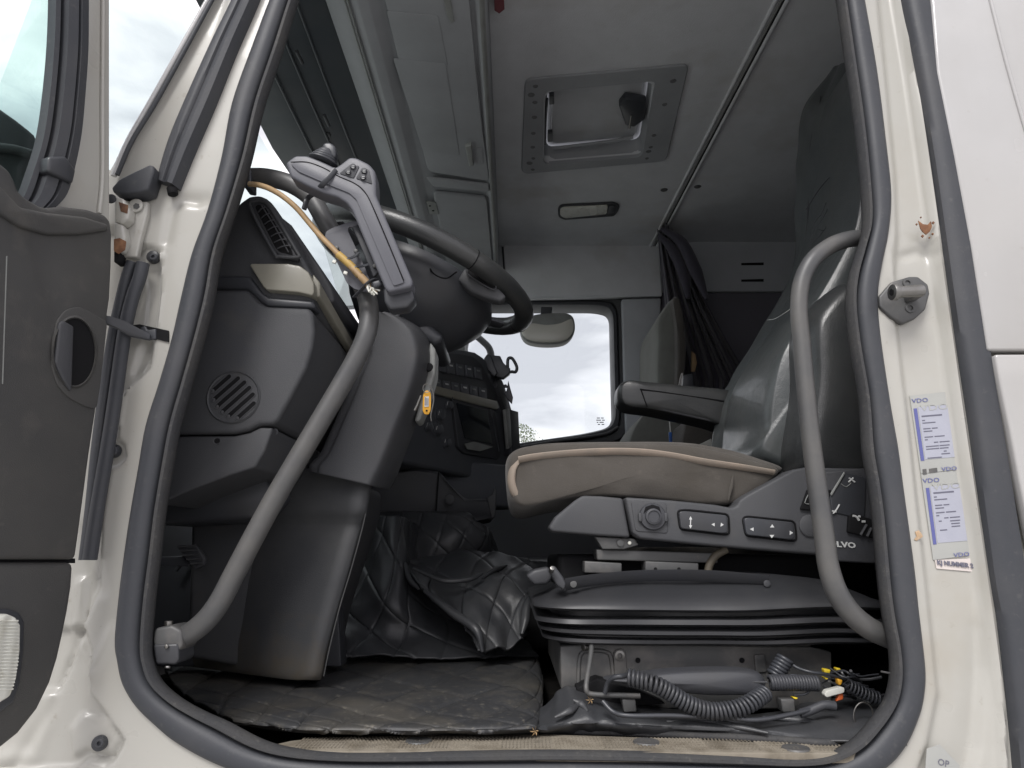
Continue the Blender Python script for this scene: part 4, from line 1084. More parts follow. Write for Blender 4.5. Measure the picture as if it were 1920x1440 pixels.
# dried leaves
lf = thing('dried_leaf', 'tiny dried yellow leaf lying under the wire bracket', 'leaf', P(1107, 1310, z=.02), 'dried leaves on the sill')
lf2 = thing('dried_leaf', 'tiny dried leaf on the sill above the tread plate', 'leaf', P(1003, 1370, z=0), 'dried leaves on the sill')
for par, a, b_, z_ in ((lf, 1107, 1312, .03), (lf2, 1003, 1371, .004)):
    random.seed(a)
    for i in range(6):
        t = i*1.05; c = P(a, b_, z=z_)
        prism('leaf_lobe', [c, c + V(math.cos(t)*.006-.001, math.sin(t)*.003, math.sin(t)*.006), c + V(math.cos(t+.35)*.0035, 0, math.sin(t+.35)*.0035)], (0, .001, 0), m_cable, par, b=0)
# ---------------------------------------------------------------- driver seat
seat = thing('driver_seat', 'driver seat with brown fabric cushion, grey leather cover and control panel', 'seat', P(1300, 1290, .45))
def pillow(name, px, y0, y1, mat, par, edge=.05, inset=.12, rnd=0, n=5, ctr=None, label=None, yref=None, dome=.006, amp=0, fs=9):
    """traced side outline made into a soft body between depths y0 and y1"""
    k = 8 if amp else 4
    pts = crom([Vector((a, b, 0)) for a, b in px], k, True)
    yref = y0 if yref is None else yref
    base = [P(p.x, p.y, yref) for p in pts]
    cx = sum((p for p in base), V(0, 0, 0))/len(base) if ctr is None else P(*ctr, yref)
    secs = []
    def ring(s, y): secs.append([V(cx.x+(p.x-cx.x)*s, y, cx.z+(p.z-cx.z)*s) for p in base])
    s1 = 1 - inset
    for f in ((.02, .1, .2, .3, .42, .54, .66, .78, .9) if amp else (.02, .35, .7)):
        ring(s1*f, y0 - dome*(1-f*f))
    for i in range(n+1):
        t = math.pi/2*i/n
        ring(1 - inset*(1-math.sin(t)), y0 + edge*(1-math.cos(t)))
    for i in range(n, -1, -1):
        t = math.pi/2*i/n
        ring(1 - inset*(1-math.sin(t)), y1 - edge*(1-math.cos(t)))
    if amp:
        for s in secs:
            for q in s:
                d = noise.noise(q*fs)+.45*noise.noise(q*fs*2.7)
                q.y += amp*d*1.0; q.z += amp*.35*d
    return loft(name, secs, mat, par, smooth=60, label=label)
cush = [(947,878),(950,856),(962,842),(985,834),(1040,831),(1150,830),(1280,832),(1360,846),(1430,866),(1470,880),(1450,905),(1400,940),(1340,947),(1260,940),(1180,932),(1110,930),(1040,938),(990,950),(962,944),(950,915)]
pillow('cushion', cush, .20, .72, m_fab, seat, .05, .06, ctr=(1200, 890), dome=.008, amp=.006, fs=10)
pillow('cushion_top', [(975,846),(990,836),(1040,830),(1150,828),(1280,829),(1365,842),(1430,861),(1472,878),(1440,890),(1380,875),(1300,860),(1210,850),(1120,850),(1040,854),(985,860)], .207, .72, m_fabtop, seat, .03, .03, ctr=(1200, 850))
pip = [(972,862),(1000,857),(1060,851),(1130,847),(1200,848),(1260,855),(1320,866),(1390,876),(1452,886)]
tube('cushion_piping', [P(a, b, .194) for a, b in pip], 1, m_pipe, seat, seg=10, radii=[.0065, .0075, .0075, .007, .0055], flat=(.5, 1))
tube('front_piping', [P(a, b, c) for a, b, c in ((975,862,.200),(962,880,.203),(959,905,.205),(968,930,.207),(985,946,.21))], 1, m_pipe, seat, seg=10, radii=[.004, .009, .009, .004], flat=(.6, 1), label='grey beige piping round the front corner')
tube('cushion_crease', [P(a, b, .192) for a, b in ((1375,892),(1371,915),(1366,938))], 1, m_fab, seat, seg=8, radii=[.001, .003, .001])
# backrest with its leather cover
back = [(1345,900),(1347,850),(1352,800),(1364,748),(1386,704),(1430,640),(1462,585),(1488,530),(1500,450),(1504,380),(1506,300),(1513,250),(1530,215),(1560,175),(1600,140),(1640,130),(1660,300),(1660,500),(1620,700),(1560,850),(1520,950)]
pillow('backrest', back, .34, .66, m_leatg, seat, .05, .05, ctr=(1560, 560), yref=.66, label='backrest under a worn grey leather cover')
Bc = [[(1566,128,.60),(1580,122,.56),(1620,118,.48),(1665,116,.40),(1700,116,.36)],
      [(1512,208,.63),(1540,202,.57),(1600,200,.48),(1662,196,.38),(1700,200,.335)],
      [(1497,300,.66),(1530,298,.58),(1590,298,.48),(1650,300,.36),(1690,300,.31)],
      [(1496,400,.68),(1527,400,.60),(1585,400,.48),(1640,400,.34),(1680,400,.28)],
      [(1485,505,.70),(1512,508,.61),(1565,510,.48),(1612,510,.32),(1650,510,.26)],
      [(1443,605,.71),(1474,607,.62),(1530,610,.48),(1575,610,.31),(1612,608,.245)],
      [(1380,700,.72),(1418,702,.63),(1490,706,.48),(1540,705,.30),(1585,700,.235)],
      [(1355,745,.72),(1395,746,.63),(1468,748,.48),(1520,746,.30),(1570,740,.235)],
      [(1346,800,.72),(1380,802,.63),(1446,806,.48),(1500,802,.30),(1555,798,.235)],
      [(1340,880,.72),(1375,882,.63),(1436,890,.48),(1490,890,.30),(1545,880,.235)]]
patch('leather_cover', C(Bc), 110, 170, m_leatg, seat, (.5, .9), None, .012, 6.5, 31, thick=.006)
def on_cover(u, v, off=.004):
    c = C(Bc); p = bez(c, u, v); return p + (CAMP-p).normalized()*off
tube('cover_seam', [on_cover(.34, v, .012) for v in (.62,.7,.8,.9,.98)], .0018, m_leath, seat, seg=6)
tube('cover_seam', [on_cover(.17, v, .012) for v in (.08,.2,.3,.42,.52)], .0018, m_leath, seat, seg=6)
for pts in ([(1505,548),(1560,490),(1590,455),(1620,430)], [(1512,392),(1540,350),(1570,320),(1600,305)]):
    tube('cover_seam', [P(a, b, .50) for a, b in pts], .0013, m_plas, seat, seg=6)
pillow('side_bolster', [(1528,600),(1545,560),(1580,525),(1610,520),(1650,600),(1650,700),(1640,900),(1560,900),(1520,885),(1512,840),(1520,780),(1530,700)], .21, .36, m_leath, seat, .06, .22, ctr=(1590, 720))
for pts, r_ in (([(1478,884,.36),(1466,856,.38),(1470,826,.38),(1488,800,.36),(1500,775,.34)], .012), ([(1440,872,.44),(1452,836,.42),(1444,806,.42),(1424,786,.44)], .010), ([(1492,872,.34),(1500,842,.33),(1503,815,.33)], .009), ([(1464,704,.46),(1486,726,.43),(1500,764,.38)], .010), ([(1470,880,.38),(1440,860,.42),(1400,864,.5)], .008)):
    tube('leather_fold', [P(a, b, c) for a, b, c in pts], 1, m_leatg, seat, seg=12, radii=[r_*.3, r_, r_*.8, r_*.2], flat=(.8, 1))
for k, pts in enumerate(([(1519,452),(1530,430),(1548,400),(1551,392)], [(1519,460),(1534,446),(1550,425)], [(1524,438),(1526,420),(1535,408),(1541,400),(1549,380)], [(1535,430),(1545,432),(1551,418)])):
    tube('stitching', [P(a, b, .50) for a, b in pts], .0007, m_plas, seat, seg=6)
tube('loose_thread', [P(a, b, c) for a, b, c in ((1438,600,.66),(1452,598,.5),(1468,589,.4),(1483,579,.3))], .0007, m_text, seat, seg=6)
# far armrest
arm = [(1160,728),(1166,716),(1180,711),(1200,713),(1280,721),(1400,739),(1400,806),(1335,792),(1280,780),(1216,767),(1178,762),(1162,750)]
a_ = pillow('armrest', arm, .70, .80, m_leath, seat, .03, .08, ctr=(1260, 750))
slab('armrest_side', [(1206,731),(1390,757),(1392,804),(1330,790),(1217,765)], .699, .01, m_plasd, a_, b=.004)
tube('armrest_seam', [P(a, b, .696) for a, b in ((1200,730),(1260,738),(1357,752))], .002, m_black, a_, seg=6)
tube('armrest_seam', [P(a, b, .696) for a, b in ((1202,731),(1208,748),(1214,764))], .0016, m_black, a_, seg=6)
for i in range(22):
    a = 1178 + i*7.5; b_ = 716 + i*.75
    tube('stitch', [P(a, b_, .71), P(a+4, b_+1.5, .706)], .001, m_grey, a_, seg=4, n=1)
# control panel
YP = .165
slab('panel_nose', [(1028,990),(1042,968),(1078,938),(1092,929),(1125,930),(1168,934),(1182,1008),(1120,1004),(1036,997)], YP+.012, .06, m_plas, seat, b=.006, label='bare front end of the control panel')
cp = slab('control_panel', [(1172,932),(1260,938),(1340,946),(1372,952),(1382,948),(1386,938),(1400,928),(1488,880),(1510,876),(1700,880),(1700,1052),(1560,1042),(1400,1029),(1300,1020),(1200,1010),(1186,1000)], YP, .08, m_plas, seat, b=.007)
slab('control_panel_rear', [(1540,885),(1700,870),(1700,1060),(1560,1052),(1548,1000)], YP-.004, .02, m_plasd, cp, b=.003)
slab('knob_plate', [(1183,939),(1250,944),(1252,1000),(1192,996)], YP-.0015, .004, m_plas, cp, b=.001, rnd=6)
kc = P(1223, 969, YP)
lathe('lumbar_knob', kc, (0, -1, 0), [(.0215, 0), (.0215, .004), (.020, .007), (.0130, .008), (.0125, .013), (.0095, .014), (.0090, .012), (.0001, .012)], m_plasd, cp, seg=36, cap=False)
for s in (-1, 1):
    box('knob_wing', kc + V(s*.0205, -.005, -.001), (.006, .008, .014), m_plas, cp, b=.002)
for k in range(5):
    tube('knob_scale', [kc + V(math.cos(t)*.0165, -.0082, math.sin(t)*.0165) for t in (1.0+k*.25, 1.12+k*.25)], .0007, m_text, cp, seg=4, n=1)
slab('knob_face', [(1211,950),(1223,946),(1236,950),(1240,962),(1234,956),(1212,957),(1207,962)], YP-.0095, .003, m_black, cp, b=0)
def rocker(px, label, marks):
    o = slab('rocker_switch', px, YP-.009, .012, m_plasb, cp, b=.003, rnd=6, label=label)
    for m in marks:
        slab('arrow_mark', m, YP-.0096, .0008, m_text, o, b=0)
    return o
def frame_(px):
    c = [P(a, b, YP-.001) for a, b in [(v.x, v.y) for v in fil([Vector(p) for p in px], 8)]]
    tube('rocker_frame', c, .0016, m_black, cp, seg=6, n=1, closed=True)
frame_([(1270,957),(1290,956),(1366,964),(1368,1000),(1360,1003),(1275,993)])
rocker([(1273,959),(1285,958),(1364,966),(1365,998),(1356,1000),(1277,991)], None,
       [[(1282,+972.5),(1294,973),(1295,969),(1295,969.5)][:3] if False else [(1292,974),(1295,968),(1298,974)], [(1292,985),(1298,985),(1294.5,991)], [(1294.3,974),(1296,974),(1295.5,985),(1293.8,985)],
        [(1340,980.5),(1334,983),(1340,987)], [(1352,980),(1357,984),(1351,987.5)]])
frame_([(1392,972),(1400,968),(1490,977),(1494,1010),(1488,1015),(1398,1005)])
rocker([(1395,973),(1402,970),(1488,979),(1491,1009),(1484,1012),(1400,1003)], None,
       [[(1413,989),(1406,992),(1413,996)], [(1448,983),(1444,989),(1452,989)], [(1443,1003),(1452,1003),(1447,1009)], [(1481,995),(1487,999),(1481,1003)]])
lathe('panel_disc', P(1518, 986, YP), (0, -1, 0), [(.0175, 0), (.0175, .003), (.0155, .0045), (.0001, .004)], m_plas, cp, seg=32, cap=False)
text('brand_lettering', 'VOLVO', P(1573, 1021, YP-.0055), .0118, (1, 0, -.07), (0, 0, 1), m_text, cp, depth=.0004, bold=.0004, sx=1.35)
sk = slab('heater_switch', [(1501,955),(1514,918),(1560,918),(1548,960),(1518,957)], YP-.006, .006, m_black, cp, b=.002)
sk2 = slab('symbol_plate', [(1556,930),(1582,884),(1625,896),(1622,975),(1560,960)], YP-.0065, .004, m_plasb, cp, b=.002)
slab('plate_edge', [(1583,884),(1585,888),(1560,930),(1557,926)], YP-.0095, .003, m_grey, sk2, b=.001)
def strokes(n_, lst, mat, par, y, r=.0007):
    for pts in lst: tube(n_, [P(a, b, y) for a, b in pts], r, mat, par, seg=6, n=2)
strokes('seat_symbol', [[(1577,907),(1587,913),(1596,905)], [(1515,928),(1509,943),(1517,945)], [(1516,928),(1520,932)]], m_grey, sk2, YP-.0072)
strokes('seat_symbol', [[(1592,896),(1603,904)], [(1591,904),(1600,896)], [(1560,958),(1568,960)], [(1574,946),(1569,955),(1562,963)]], m_text, sk2, YP-.0075, .0013)
sk3 = slab('switch_block', [(1592,968),(1600,962),(1640,975),(1650,1012),(1590,998)], YP-.010, .008, m_black, cp, b=.002)
strokes('switch_symbol', [[(1599,967),(1606,969),(1611,976)], [(1609,968),(1613,969)], [(1616,978),(1622,978)]], m_text, sk3, YP-.0108, .0018)
strokes('switch_ridge', [[(1625,984),(1614,1003)], [(1634,990),(1626,1006)]], m_plas, sk3, YP-.0108, .0022)
# metal slides and scissor frame under the panel
def sst(n_, px, y, t, mat, b=.002, **k): return slab(n_, px, y, t, mat, seat, b, **k)
sst('slide_rail', [(1118,1030),(1345,1037),(1346,1056),(1120,1050)], .20, .05, m_steeld)
sst('slide_bracket', [(1115,1006),(1190,1010),(1198,1022),(1170,1030),(1130,1030)], .19, .02, m_steeld)
cyl('slide_pin', P(1163, 1018, .19), (0, -1, 0), .006, .004, m_steeld, seat, 16)
cyl('bright_pin', P(1180, 1018, .19), (0, -1, 0), .003, .004, m_white, seat, 10)
for a in (1096, 1210):
    sst('rail_foot', [(a,1052),(a+70 if a < 1200 else a+100,1056),(a+70 if a < 1200 else a+100,1076),(a,1074)], .19, .04, m_steeld)
for a in (1229, 1273):
    cyl('foot_hole', P(a, 1067, .189), (0, -1, 0), .0028, .001, m_black, seat, 12, 0)
box('under_seat_block', (.30, .46, .185), (.44, .44, .09), m_black, seat, b=.01)
tube('seat_hose', [P(a, b, .2) for a, b in ((1327,1076),(1330,1060),(1342,1042),(1362,1030))], .0065, m_hose, seat, seg=10, label='brown hose curving up into the panel')
tube('lift_arm', [P(a, b, .165) for a, b in ((1060,1096),(1110,1088),(1200,1080),(1320,1080),(1440,1090))], 1, m_plasd, seat, seg=4, n=8, radii=[.014, .013, .014], flat=(.25, 1))
sst('arm_head', [(1030,1066),(1040,1060),(1056,1082),(1062,1095),(1058,1108),(1044,1098),(1034,1080)], .155, .03, m_plasd, .004)
cyl('arm_rivet', P(1075, 1095, .163), (0, -1, 0), .0055, .004, m_steeld, seat, 16)
cyl('arm_rivet', P(1437, 1094, .163), (0, -1, 0), .0055, .004, m_plasd, seat, 16)
cyl('arm_bolt', P(1033, 1072, .15), (.2, -1, .6), .004, .012, m_steel, seat, 10)
sst('arm_block', [(985,1080),(1000,1068),(1030,1062),(1036,1085),(1026,1096),(1002,1098)], .25, .05, m_plasd, .006)
# rubber bellows: a stack of lips
def resamp(pts, n):
    L = [0]
    for i in range(len(pts)): L.append(L[-1] + (pts[(i+1) % len(pts)]-pts[i]).length)
    out = []; j = 0
    for k in range(n):
        s_ = L[-1]*k/n
        while L[j+1] < s_: j += 1
        out.append(pts[j].lerp(pts[(j+1) % len(pts)], (s_-L[j])/max(1e-9, L[j+1]-L[j])))
    return out
def rrect(x0, x1, y0, y1, z, r=.07, n=8, bow=0):
    o = []
    for cx, cy, a0 in ((x1-r, y1-r, 0), (x0+r, y1-r, math.pi/2), (x0+r, y0+r, math.pi), (x1-r, y0+r, 1.5*math.pi)):
        for k in range(n+1):
            a = a0 + math.pi/2*k/n
            x = cx+r*math.cos(a)
            o.append(V(x, cy+r*math.sin(a), z))
    d = []
    for i in range(len(o)):
        p, q = o[i], o[(i+1) % len(o)]; m = max(1, int((q-p).length/.02))
        for k in range(m): d.append(p.lerp(q, k/m))
    for p in d: p.z += bow*math.sin(math.pi*min(1, max(0, (p.x-x0)/(x1-x0))))
    return d
secs = []
for ins, z, bw in ((.10,.186,.02),(.06,.183,.02),(.02,.163,.010),(.0,.156,.002),(-.002,.151,.001),(.004,.147,.001),(.03,.144,.004),(.03,.136,.004),(.004,.134,.003),(.002,.128,.002),(.010,.125,.001),(.026,.124,.001),(.024,.121,.001),(.008,.119,.0),(.008,.114,.0),(.016,.111,.0),(.03,.110,.0),(.03,.107,.0),(.014,.105,.0),(.014,.100,0),(.022,.096,0),(.05,.094,0)):
    rr_ = resamp(rrect(.035+ins, .60-ins, .13+ins, .70-ins, z, .07, 8, bw), 120)
    for q_ in rr_: q_.z += (.0035*noise.noise(q_*7) + .002*math.sin(q_.x*14+1)) ; q_.y += .004*noise.noise(V(q_.x*9, z*40, 2))
    secs.append(rr_)
loft('rubber_bellows', secs, m_bell, seat, smooth=45)
# steel pedestal
sst('base_box', [(1050,1211),(1120,1206),(1520,1212),(1560,1222),(1560,1330),(1100,1330),(1060,1296),(1052,1294)], .185, .40, m_steeld, .003)
sst('base_flange', [(1130,1196),(1520,1200),(1520,1212),(1130,1208)], .178, .3, m_steeld, .002)
tube('base_emboss', [P(a, b, .185) for a, b in ((1084,1290),(1086,1240),(1092,1224),(1110,1220),(1135,1222),(1145,1232),(1150,1270))], .0035, m_steeld, seat, seg=8)
lug = sst('base_lug', [(1150,1226),(1155,1218),(1168,1216),(1174,1224),(1176,1280),(1154,1280)], .181, .006, m_steeld, .0015, rnd=4)
lathe('lug_hole', P(1162, 1229, .1805), (0, -1, 0), [(.0075, 0), (.0075, .002), (.004, .0025), (.0035, -.003)], m_steel, seat, seg=16, cap=False)
sst('base_lug', [(1414,1228),(1434,1226),(1438,1260),(1418,1262)], .181, .006, m_steeld, .0015, rnd=4)
for a, b_ in ((1196,1238),(1391,1238)):
    cyl('base_hole', P(a, b_, .1845), (0, -1, 0), .004, .001, m_black, seat, 16, 0)
tube('wire_bracket', [P(a, b, c) for a, b, c in ((1105,1200,.16),(1109,1212,.15),(1106,1240,.13),(1101,1270,.11),(1099,1290,.10),(1104,1300,.10),(1125,1303,.10),(1160,1304,.10),(1200,1305,.10))], .0038, m_steeld, seat, seg=10)
cyl('bracket_bolt', P(1101, 1213, .165), (-1, -.6, 0), .006, .008, m_steel, seat, 12)
for a in (1166, 1464):
    sst('floor_clip', [(a,1311),(a+26,1311),(a+28,1335),(a+4,1336)], .10, .02, m_steeld, .002)
sst('base_foot', [(1080,1290),(1120,1272),(1200,1296),(1250,1320),(1130,1330),(1085,1312)], .15, .05, m_black, .003)

# ---------------------------------------------------------------- cords and clutter at the seat base
def helix(name, pts, R_, r, turns, mat, parent, label=None, seg=7):
    path = crom(pts, 12)
    L = [0]
    for a, b in zip(path[:-1], path[1:]): L.append(L[-1] + (b-a).length)
    tot = L[-1]; N = turns*14
    u = (path[1]-path[0]).orthogonal().normalized(); o = []; j = 0
    for i in range(N+1):
        s = tot*i/N
        while j < len(L)-2 and L[j+1] < s: j += 1
        f = (s-L[j])/max(1e-9, L[j+1]-L[j]); c = path[j].lerp(path[j+1], f); T = (path[j+1]-path[j]).normalized()
        u = (u - T*u.dot(T)).normalized(); w = T.cross(u)
        a = 2*math.pi*turns*i/N
        o.append(c + u*(R_*math.cos(a)) + w*(R_*math.sin(a)))
    return tube(name, o, r, mat, parent, seg=seg, raw=True, smooth=60, label=label)
co = thing('coiled_cord', 'thick shiny black coiled cord looping below the seat base', 'coiled cord', P(1330, 1340, .05))
helix('coil', [P(a, b, c) for a, b, c in ((1178,1270,.06),(1200,1275,.055),(1226,1282,.05),(1252,1296,.05),(1280,1314,.05),(1310,1328,.05),(1345,1334,.05),(1385,1328,.05),(1412,1315,.055),(1436,1298,.07))], .0098, .0026, 36, m_plasb, co)
tube('cord_tail', [P(a, b, c) for a, b, c in ((1134,1300,.09),(1140,1280,.085),(1152,1270,.075),(1168,1268,.07),(1180,1264,.06))], .0034, m_plasb, co)
tube('cord_tail', [P(a, b, c) for a, b, c in ((1130,1315,.07),(1150,1335,.06),(1180,1342,.05),(1260,1342,.05),(1360,1346,.05),(1420,1350,.05),(1480,1340,.06),(1530,1328,.07))], .0032, m_plasb, co)
hs = thing('long_black_handset', 'long tapered black handset lying against the steel seat base', 'handset', P(1300, 1305, .12))
pillow('handset_grip', [(1135,1277),(1180,1270),(1240,1262),(1300,1258),(1380,1257),(1425,1262),(1440,1276),(1442,1290),(1432,1302),(1400,1306),(1330,1306),(1270,1300),(1230,1290),(1180,1284)], .09, .14, m_plasd, hs, .02, .2, ctr=(1320, 1282))
tube('grip_seam', [P(a, b, .0905) for a, b in ((1230,1278),(1300,1279),(1380,1279),(1438,1279))], .0013, m_plas, hs, seg=6)
helix('strain_relief', [P(a, b, .11) for a, b in ((1444,1280),(1480,1280),(1534,1281))], .0085, .0032, 17, m_plasd, hs)
helix('spare_coil', [P(a, b, .13) for a, b in ((1452,1268),(1462,1252),(1473,1234))], .0105, .0030, 6, m_plasb, hs)
tube('thin_lead', [P(a, b, c) for a, b, c in ((1478,1240,.13),(1495,1252,.12),(1520,1260,.11),(1550,1264,.11),(1590,1275,.12))], .0022, m_plasb, hs)
tube('thin_lead', [P(a, b, .11) for a, b in ((1470,1270),(1490,1266),(1510,1276),(1519,1292),(1508,1302),(1488,1303))], .0018, m_plasb, hs)
wr = thing('loose_wiring', 'tangle of loose wires with yellow and white connectors in the corner behind the seat base', 'wiring', P(1570, 1310, .12))
for i, (a, b_, w, h_) in enumerate(((1545,1254,14,10),(1568,1252,10,8),(1546,1270,8,5),(1571,1273,10,13),(1487,1307,10,5))):
    slab('yellow_connector', [(a,b_),(a+w,b_+2),(a+w-3,b_+h_),(a+2,b_+h_-1)], .12 - i*.004, .012, m_yel2 if i != 3 else m_yellow, wr, b=.002)
slab('white_connector', [(1546,1303),(1550,1295),(1578,1288),(1584,1290),(1583,1299),(1560,1305),(1550,1308)], .09, .012, m_white, wr, b=.003, rnd=3)
slab('red_plug', [(1574,1300),(1582,1300),(1582,1312),(1568,1316)], .095, .008, m_orange, wr, b=.002)
random.seed(3)
for i in range(16):
    a, b_ = random.uniform(1540, 1600), random.uniform(1250, 1300)
    pts = [P(a, b_, .12)]
    for k in range(3):
        a += random.uniform(8, 26); b_ += random.uniform(-10, 16); pts.append(P(a, b_, .12 + random.uniform(-.02, .03)))
    tube('wire', pts, random.choice((.0012, .0016, .0022)), random.choice((m_plasb, m_plasb, m_plasd, m_grey)), wr, seg=6)
helix('wire_spiral', [P(a, b, .10) for a, b in ((1590,1285),(1610,1295),(1630,1304),(1650,1310))], .008, .0016, 9, m_plasb, wr)
tube('corrugated_hose', [P(a, b, .07) for a, b in ((1500,1338),(1520,1332),(1545,1322),(1566,1324))], .0062, m_plasd, wr, seg=10)
rg = thing('key_ring', 'thin pale split ring standing in the corner of the sill', 'ring', P(1607, 1340, .05))
for d in (0, .003):
    tube('ring_wire', [P(1619+18*math.cos(t), 1342+25*math.sin(t), .05+d) for t in [2*math.pi*i/24 for i in range(24)]], .0011, m_steel, rg, seg=6, n=2, closed=True)
# ---------------------------------------------------------------- overhead shelf
ZS = 1.45
def Z(px, py, z=ZS): return P(px, py, z=z)
def zslab(name, px, z, t, mat, par, b=.002, rnd=0, **k):
    p2 = fil([Vector(p) for p in px], rnd) if rnd else px
    return prism(name, [P(a, c, z=z) for a, c in [(v[0], v[1]) for v in p2]], (0, 0, t), mat, par, b, **k)
sh = thing('overhead_shelf', 'grey overhead storage shelf above the windscreen with closed compartment doors', 'overhead shelf', V(-.2, 1.1, ZS))
sec = [(-.44,1.585),(-.44,1.50),(-.41,1.47),(-.385,1.455),(-.365,1.452),(-.35,1.445),(-.325,1.447),(-.30,1.462),(-.09,1.462),(-.075,1.448),(-.062,1.447),(-.058,1.456),(-.058,1.585)]
prism('shelf_body', [V(x, .12, z) for x, z in sec], (0, 1.92, 0), m_shelf, sh, b=.004)
for dx in (-.372, -.3785):
    tube('front_rail', [V(dx, .15, 1.4495), V(dx, 1.1, 1.4495), V(dx, 2.02, 1.4495)], .0022, m_grey, sh, seg=8, n=1)
tube('shelf_lip', [V(-.068, .14, 1.447), V(-.068, 1.1, 1.447), V(-.068, 2.02, 1.447)], 1, m_grey, sh, seg=10, n=1, radii=[.009, .009], flat=(.9, .5))
d1 = zslab('compartment_door', [(700,-80),(722,0),(745,90),(770,190),(790,270),(803,322),(918,340),(905,250),(893,140),(880,0),(872,-80)], 1.448, .012, m_shelf, sh, b=.003, rnd=10)
zslab('door_panel', [(737,110),(836,120),(862,292),(793,283),(770,210)], 1.4465, .003, m_shelf, d1, b=.001, rnd=4)
zslab('door_panel', [(725,20),(822,30),(840,124),(750,122)], 1.4470, .003, m_shelf, d1, b=.001, rnd=4)
d2 = zslab('compartment_door', [(812,362),(912,372),(922,480),(930,560),(850,560)], 1.448, .012, m_shelf, sh, b=.003, rnd=6)
zslab('door_divider', [(800,334),(916,348),(918,360),(812,350)], 1.442, .01, m_shelf, sh, b=.003)
lt = zslab('door_latch', [(872,276),(884,272),(888,312),(880,313)], 1.436, .014, m_grey, d1, b=.003)
zslab('latch_plate', [(884,280),(904,278),(906,308),(888,310)], 1.446, .006, m_shelf, d1, b=.001)
zslab('door_socket', [(799,378),(817,380),(823,402),(806,402)], 1.4455, .004, m_grey, d2, b=.001)
for a, b_ in ((806,386),(812,395)):
    cyl('socket_hole', Z(a, b_, 1.445), (0, 0, -1), .004, .001, m_black, d2, 10, 0)
zslab('strap_loop', [(827,-20),(842,-20),(852,42),(846,44),(838,30)], 1.444, .004, m_grey, sh, b=.001)
zslab('red_tab', [(926,-20),(944,-20),(946,18),(936,26),(927,20)], 1.56, .004, M('dull_red', (.2, .06, .07), .8), sh, b=.001)
# sun blind and visor sheet ahead of the shelf
vi = thing('sun_visor', 'dark glossy sun visor and blind under the front edge of the roof', 'sun visor', V(-.57, 1.0, 1.47))
prism('visor_sheet', [V(-.44, .10, 1.500), V(-.44, 2.02, 1.500), V(-.62, 2.02, 1.462), V(-.705, 1.96, 1.452), V(-.745, 1.0, 1.452), V(-.705, .10, 1.452)], (0, 0, .012), m_visor, vi, b=.003)
for x, z in ((-.50,1.487),(-.56,1.475),(-.62,1.462)):
    tube('visor_fold', [V(x, .12, z-.001), V(x-.01, 1.0, z-.002), V(x, 2.0, z-.001)], .0032, m_visor, vi, seg=8)
for pts in ([(556,96),(567,118)], [(608,216),(617,236)]):
    tube('visor_clip', [P(a, b, z=1.455) for a, b in pts], .005, m_plasd, vi, seg=8, n=1)
slab('visor_bracket', [(600,218),(614,212),(622,240),(616,252),(606,246)], .95, .02, m_plasd, vi, b=.003)

# ---------------------------------------------------------------- roof hatch
m_plasd2 = M('grey_screw', (.14, .14, .145), .6)
ht = thing('roof_hatch', 'grey square roof hatch with screwed frame in the headliner', 'roof hatch', P(1130, 230, z=ZC))
def holed_frame(name, outer, inner, z, t, mat, par):
    o_ = fil([Vector(p) for p in outer], 14, 5); i_ = fil([Vector(p) for p in inner], 14, 5)
    O = [P(a.x, a.y, z=z) for a in o_]; I = [P(a.x, a.y, z=z) for a in i_]
    up = V(0, 0, t)
    O2 = [p - (p - sum(O, V(0,0,0))/len(O)).normalized()*.004 + V(0, 0, -.003) for p in O]
    return loft(name, [[p+up for p in O], O, O2, [p + V(0,0,-.003) for p in I], [p+V(0,0,.006) for p in I], [p+up for p in I]], mat, par, loop=True, smooth=30)
holed_frame('hatch_frame', [(984,148),(1292,120),(1250,300),(1235,303),(977,326)], [(1020,170),(1230,150),(1225,170),(1205,293),(1018,308)], ZC-.004, .01, m_shelf, ht)
wi = fil([Vector(p) for p in [(1020,170),(1230,150),(1206,293),(1018,308)]], 14, 5)
A = [P(a.x, a.y, z=ZC) for a in wi]; cA = sum(A, V(0,0,0))/len(A)
loft('hatch_well', [[p.copy() for p in A], [cA + (p-cA)*.97 + V(0,0,.03) for p in A], [cA + (p-cA)*.93 + V(0,0,.06) for p in A]], m_shelf, ht, cap=False, smooth=40)
prism('hatch_lid', [cA + (p-cA)*.99 + V(0,0,.066) for p in A], (0, 0, .01), m_shelf, ht, b=.002)
prism('hatch_liner', [cA + (p-cA)*V(.84, .80, 1).x + V(0,0,.058) for p in A], (0, 0, .008), m_head, ht, b=.003)
tube('hatch_bar', [P(a, b, z=ZC+.03) for a, b in ((1037,278),(1090,272),(1150,264),(1187,257))], .006, m_shelf, ht, seg=10)
tube('hatch_bar', [P(a, b, z=ZC+.03) for a, b in ((1026,185),(1023,225),(1022,270))], .004, m_plasb, ht, seg=8)
tube('hatch_rod', [P(a, b, z=ZC+.02) for a, b in ((1180,240),(1184,216))], .004, m_steel, ht, seg=8, n=1)
zslab('hatch_latch', [(1160,200),(1172,186),(1212,192),(1210,225),(1190,240),(1172,236)], ZC+.02, .03, m_plasb, ht, b=.008)
for a, b_ in ((1030,188),(1027,258)): zslab('hatch_hinge', [(a,b_-8),(a+9,b_-9),(a+9,b_+8),(a,b_+9)], ZC+.03, .015, m_plasb, ht, b=.002)
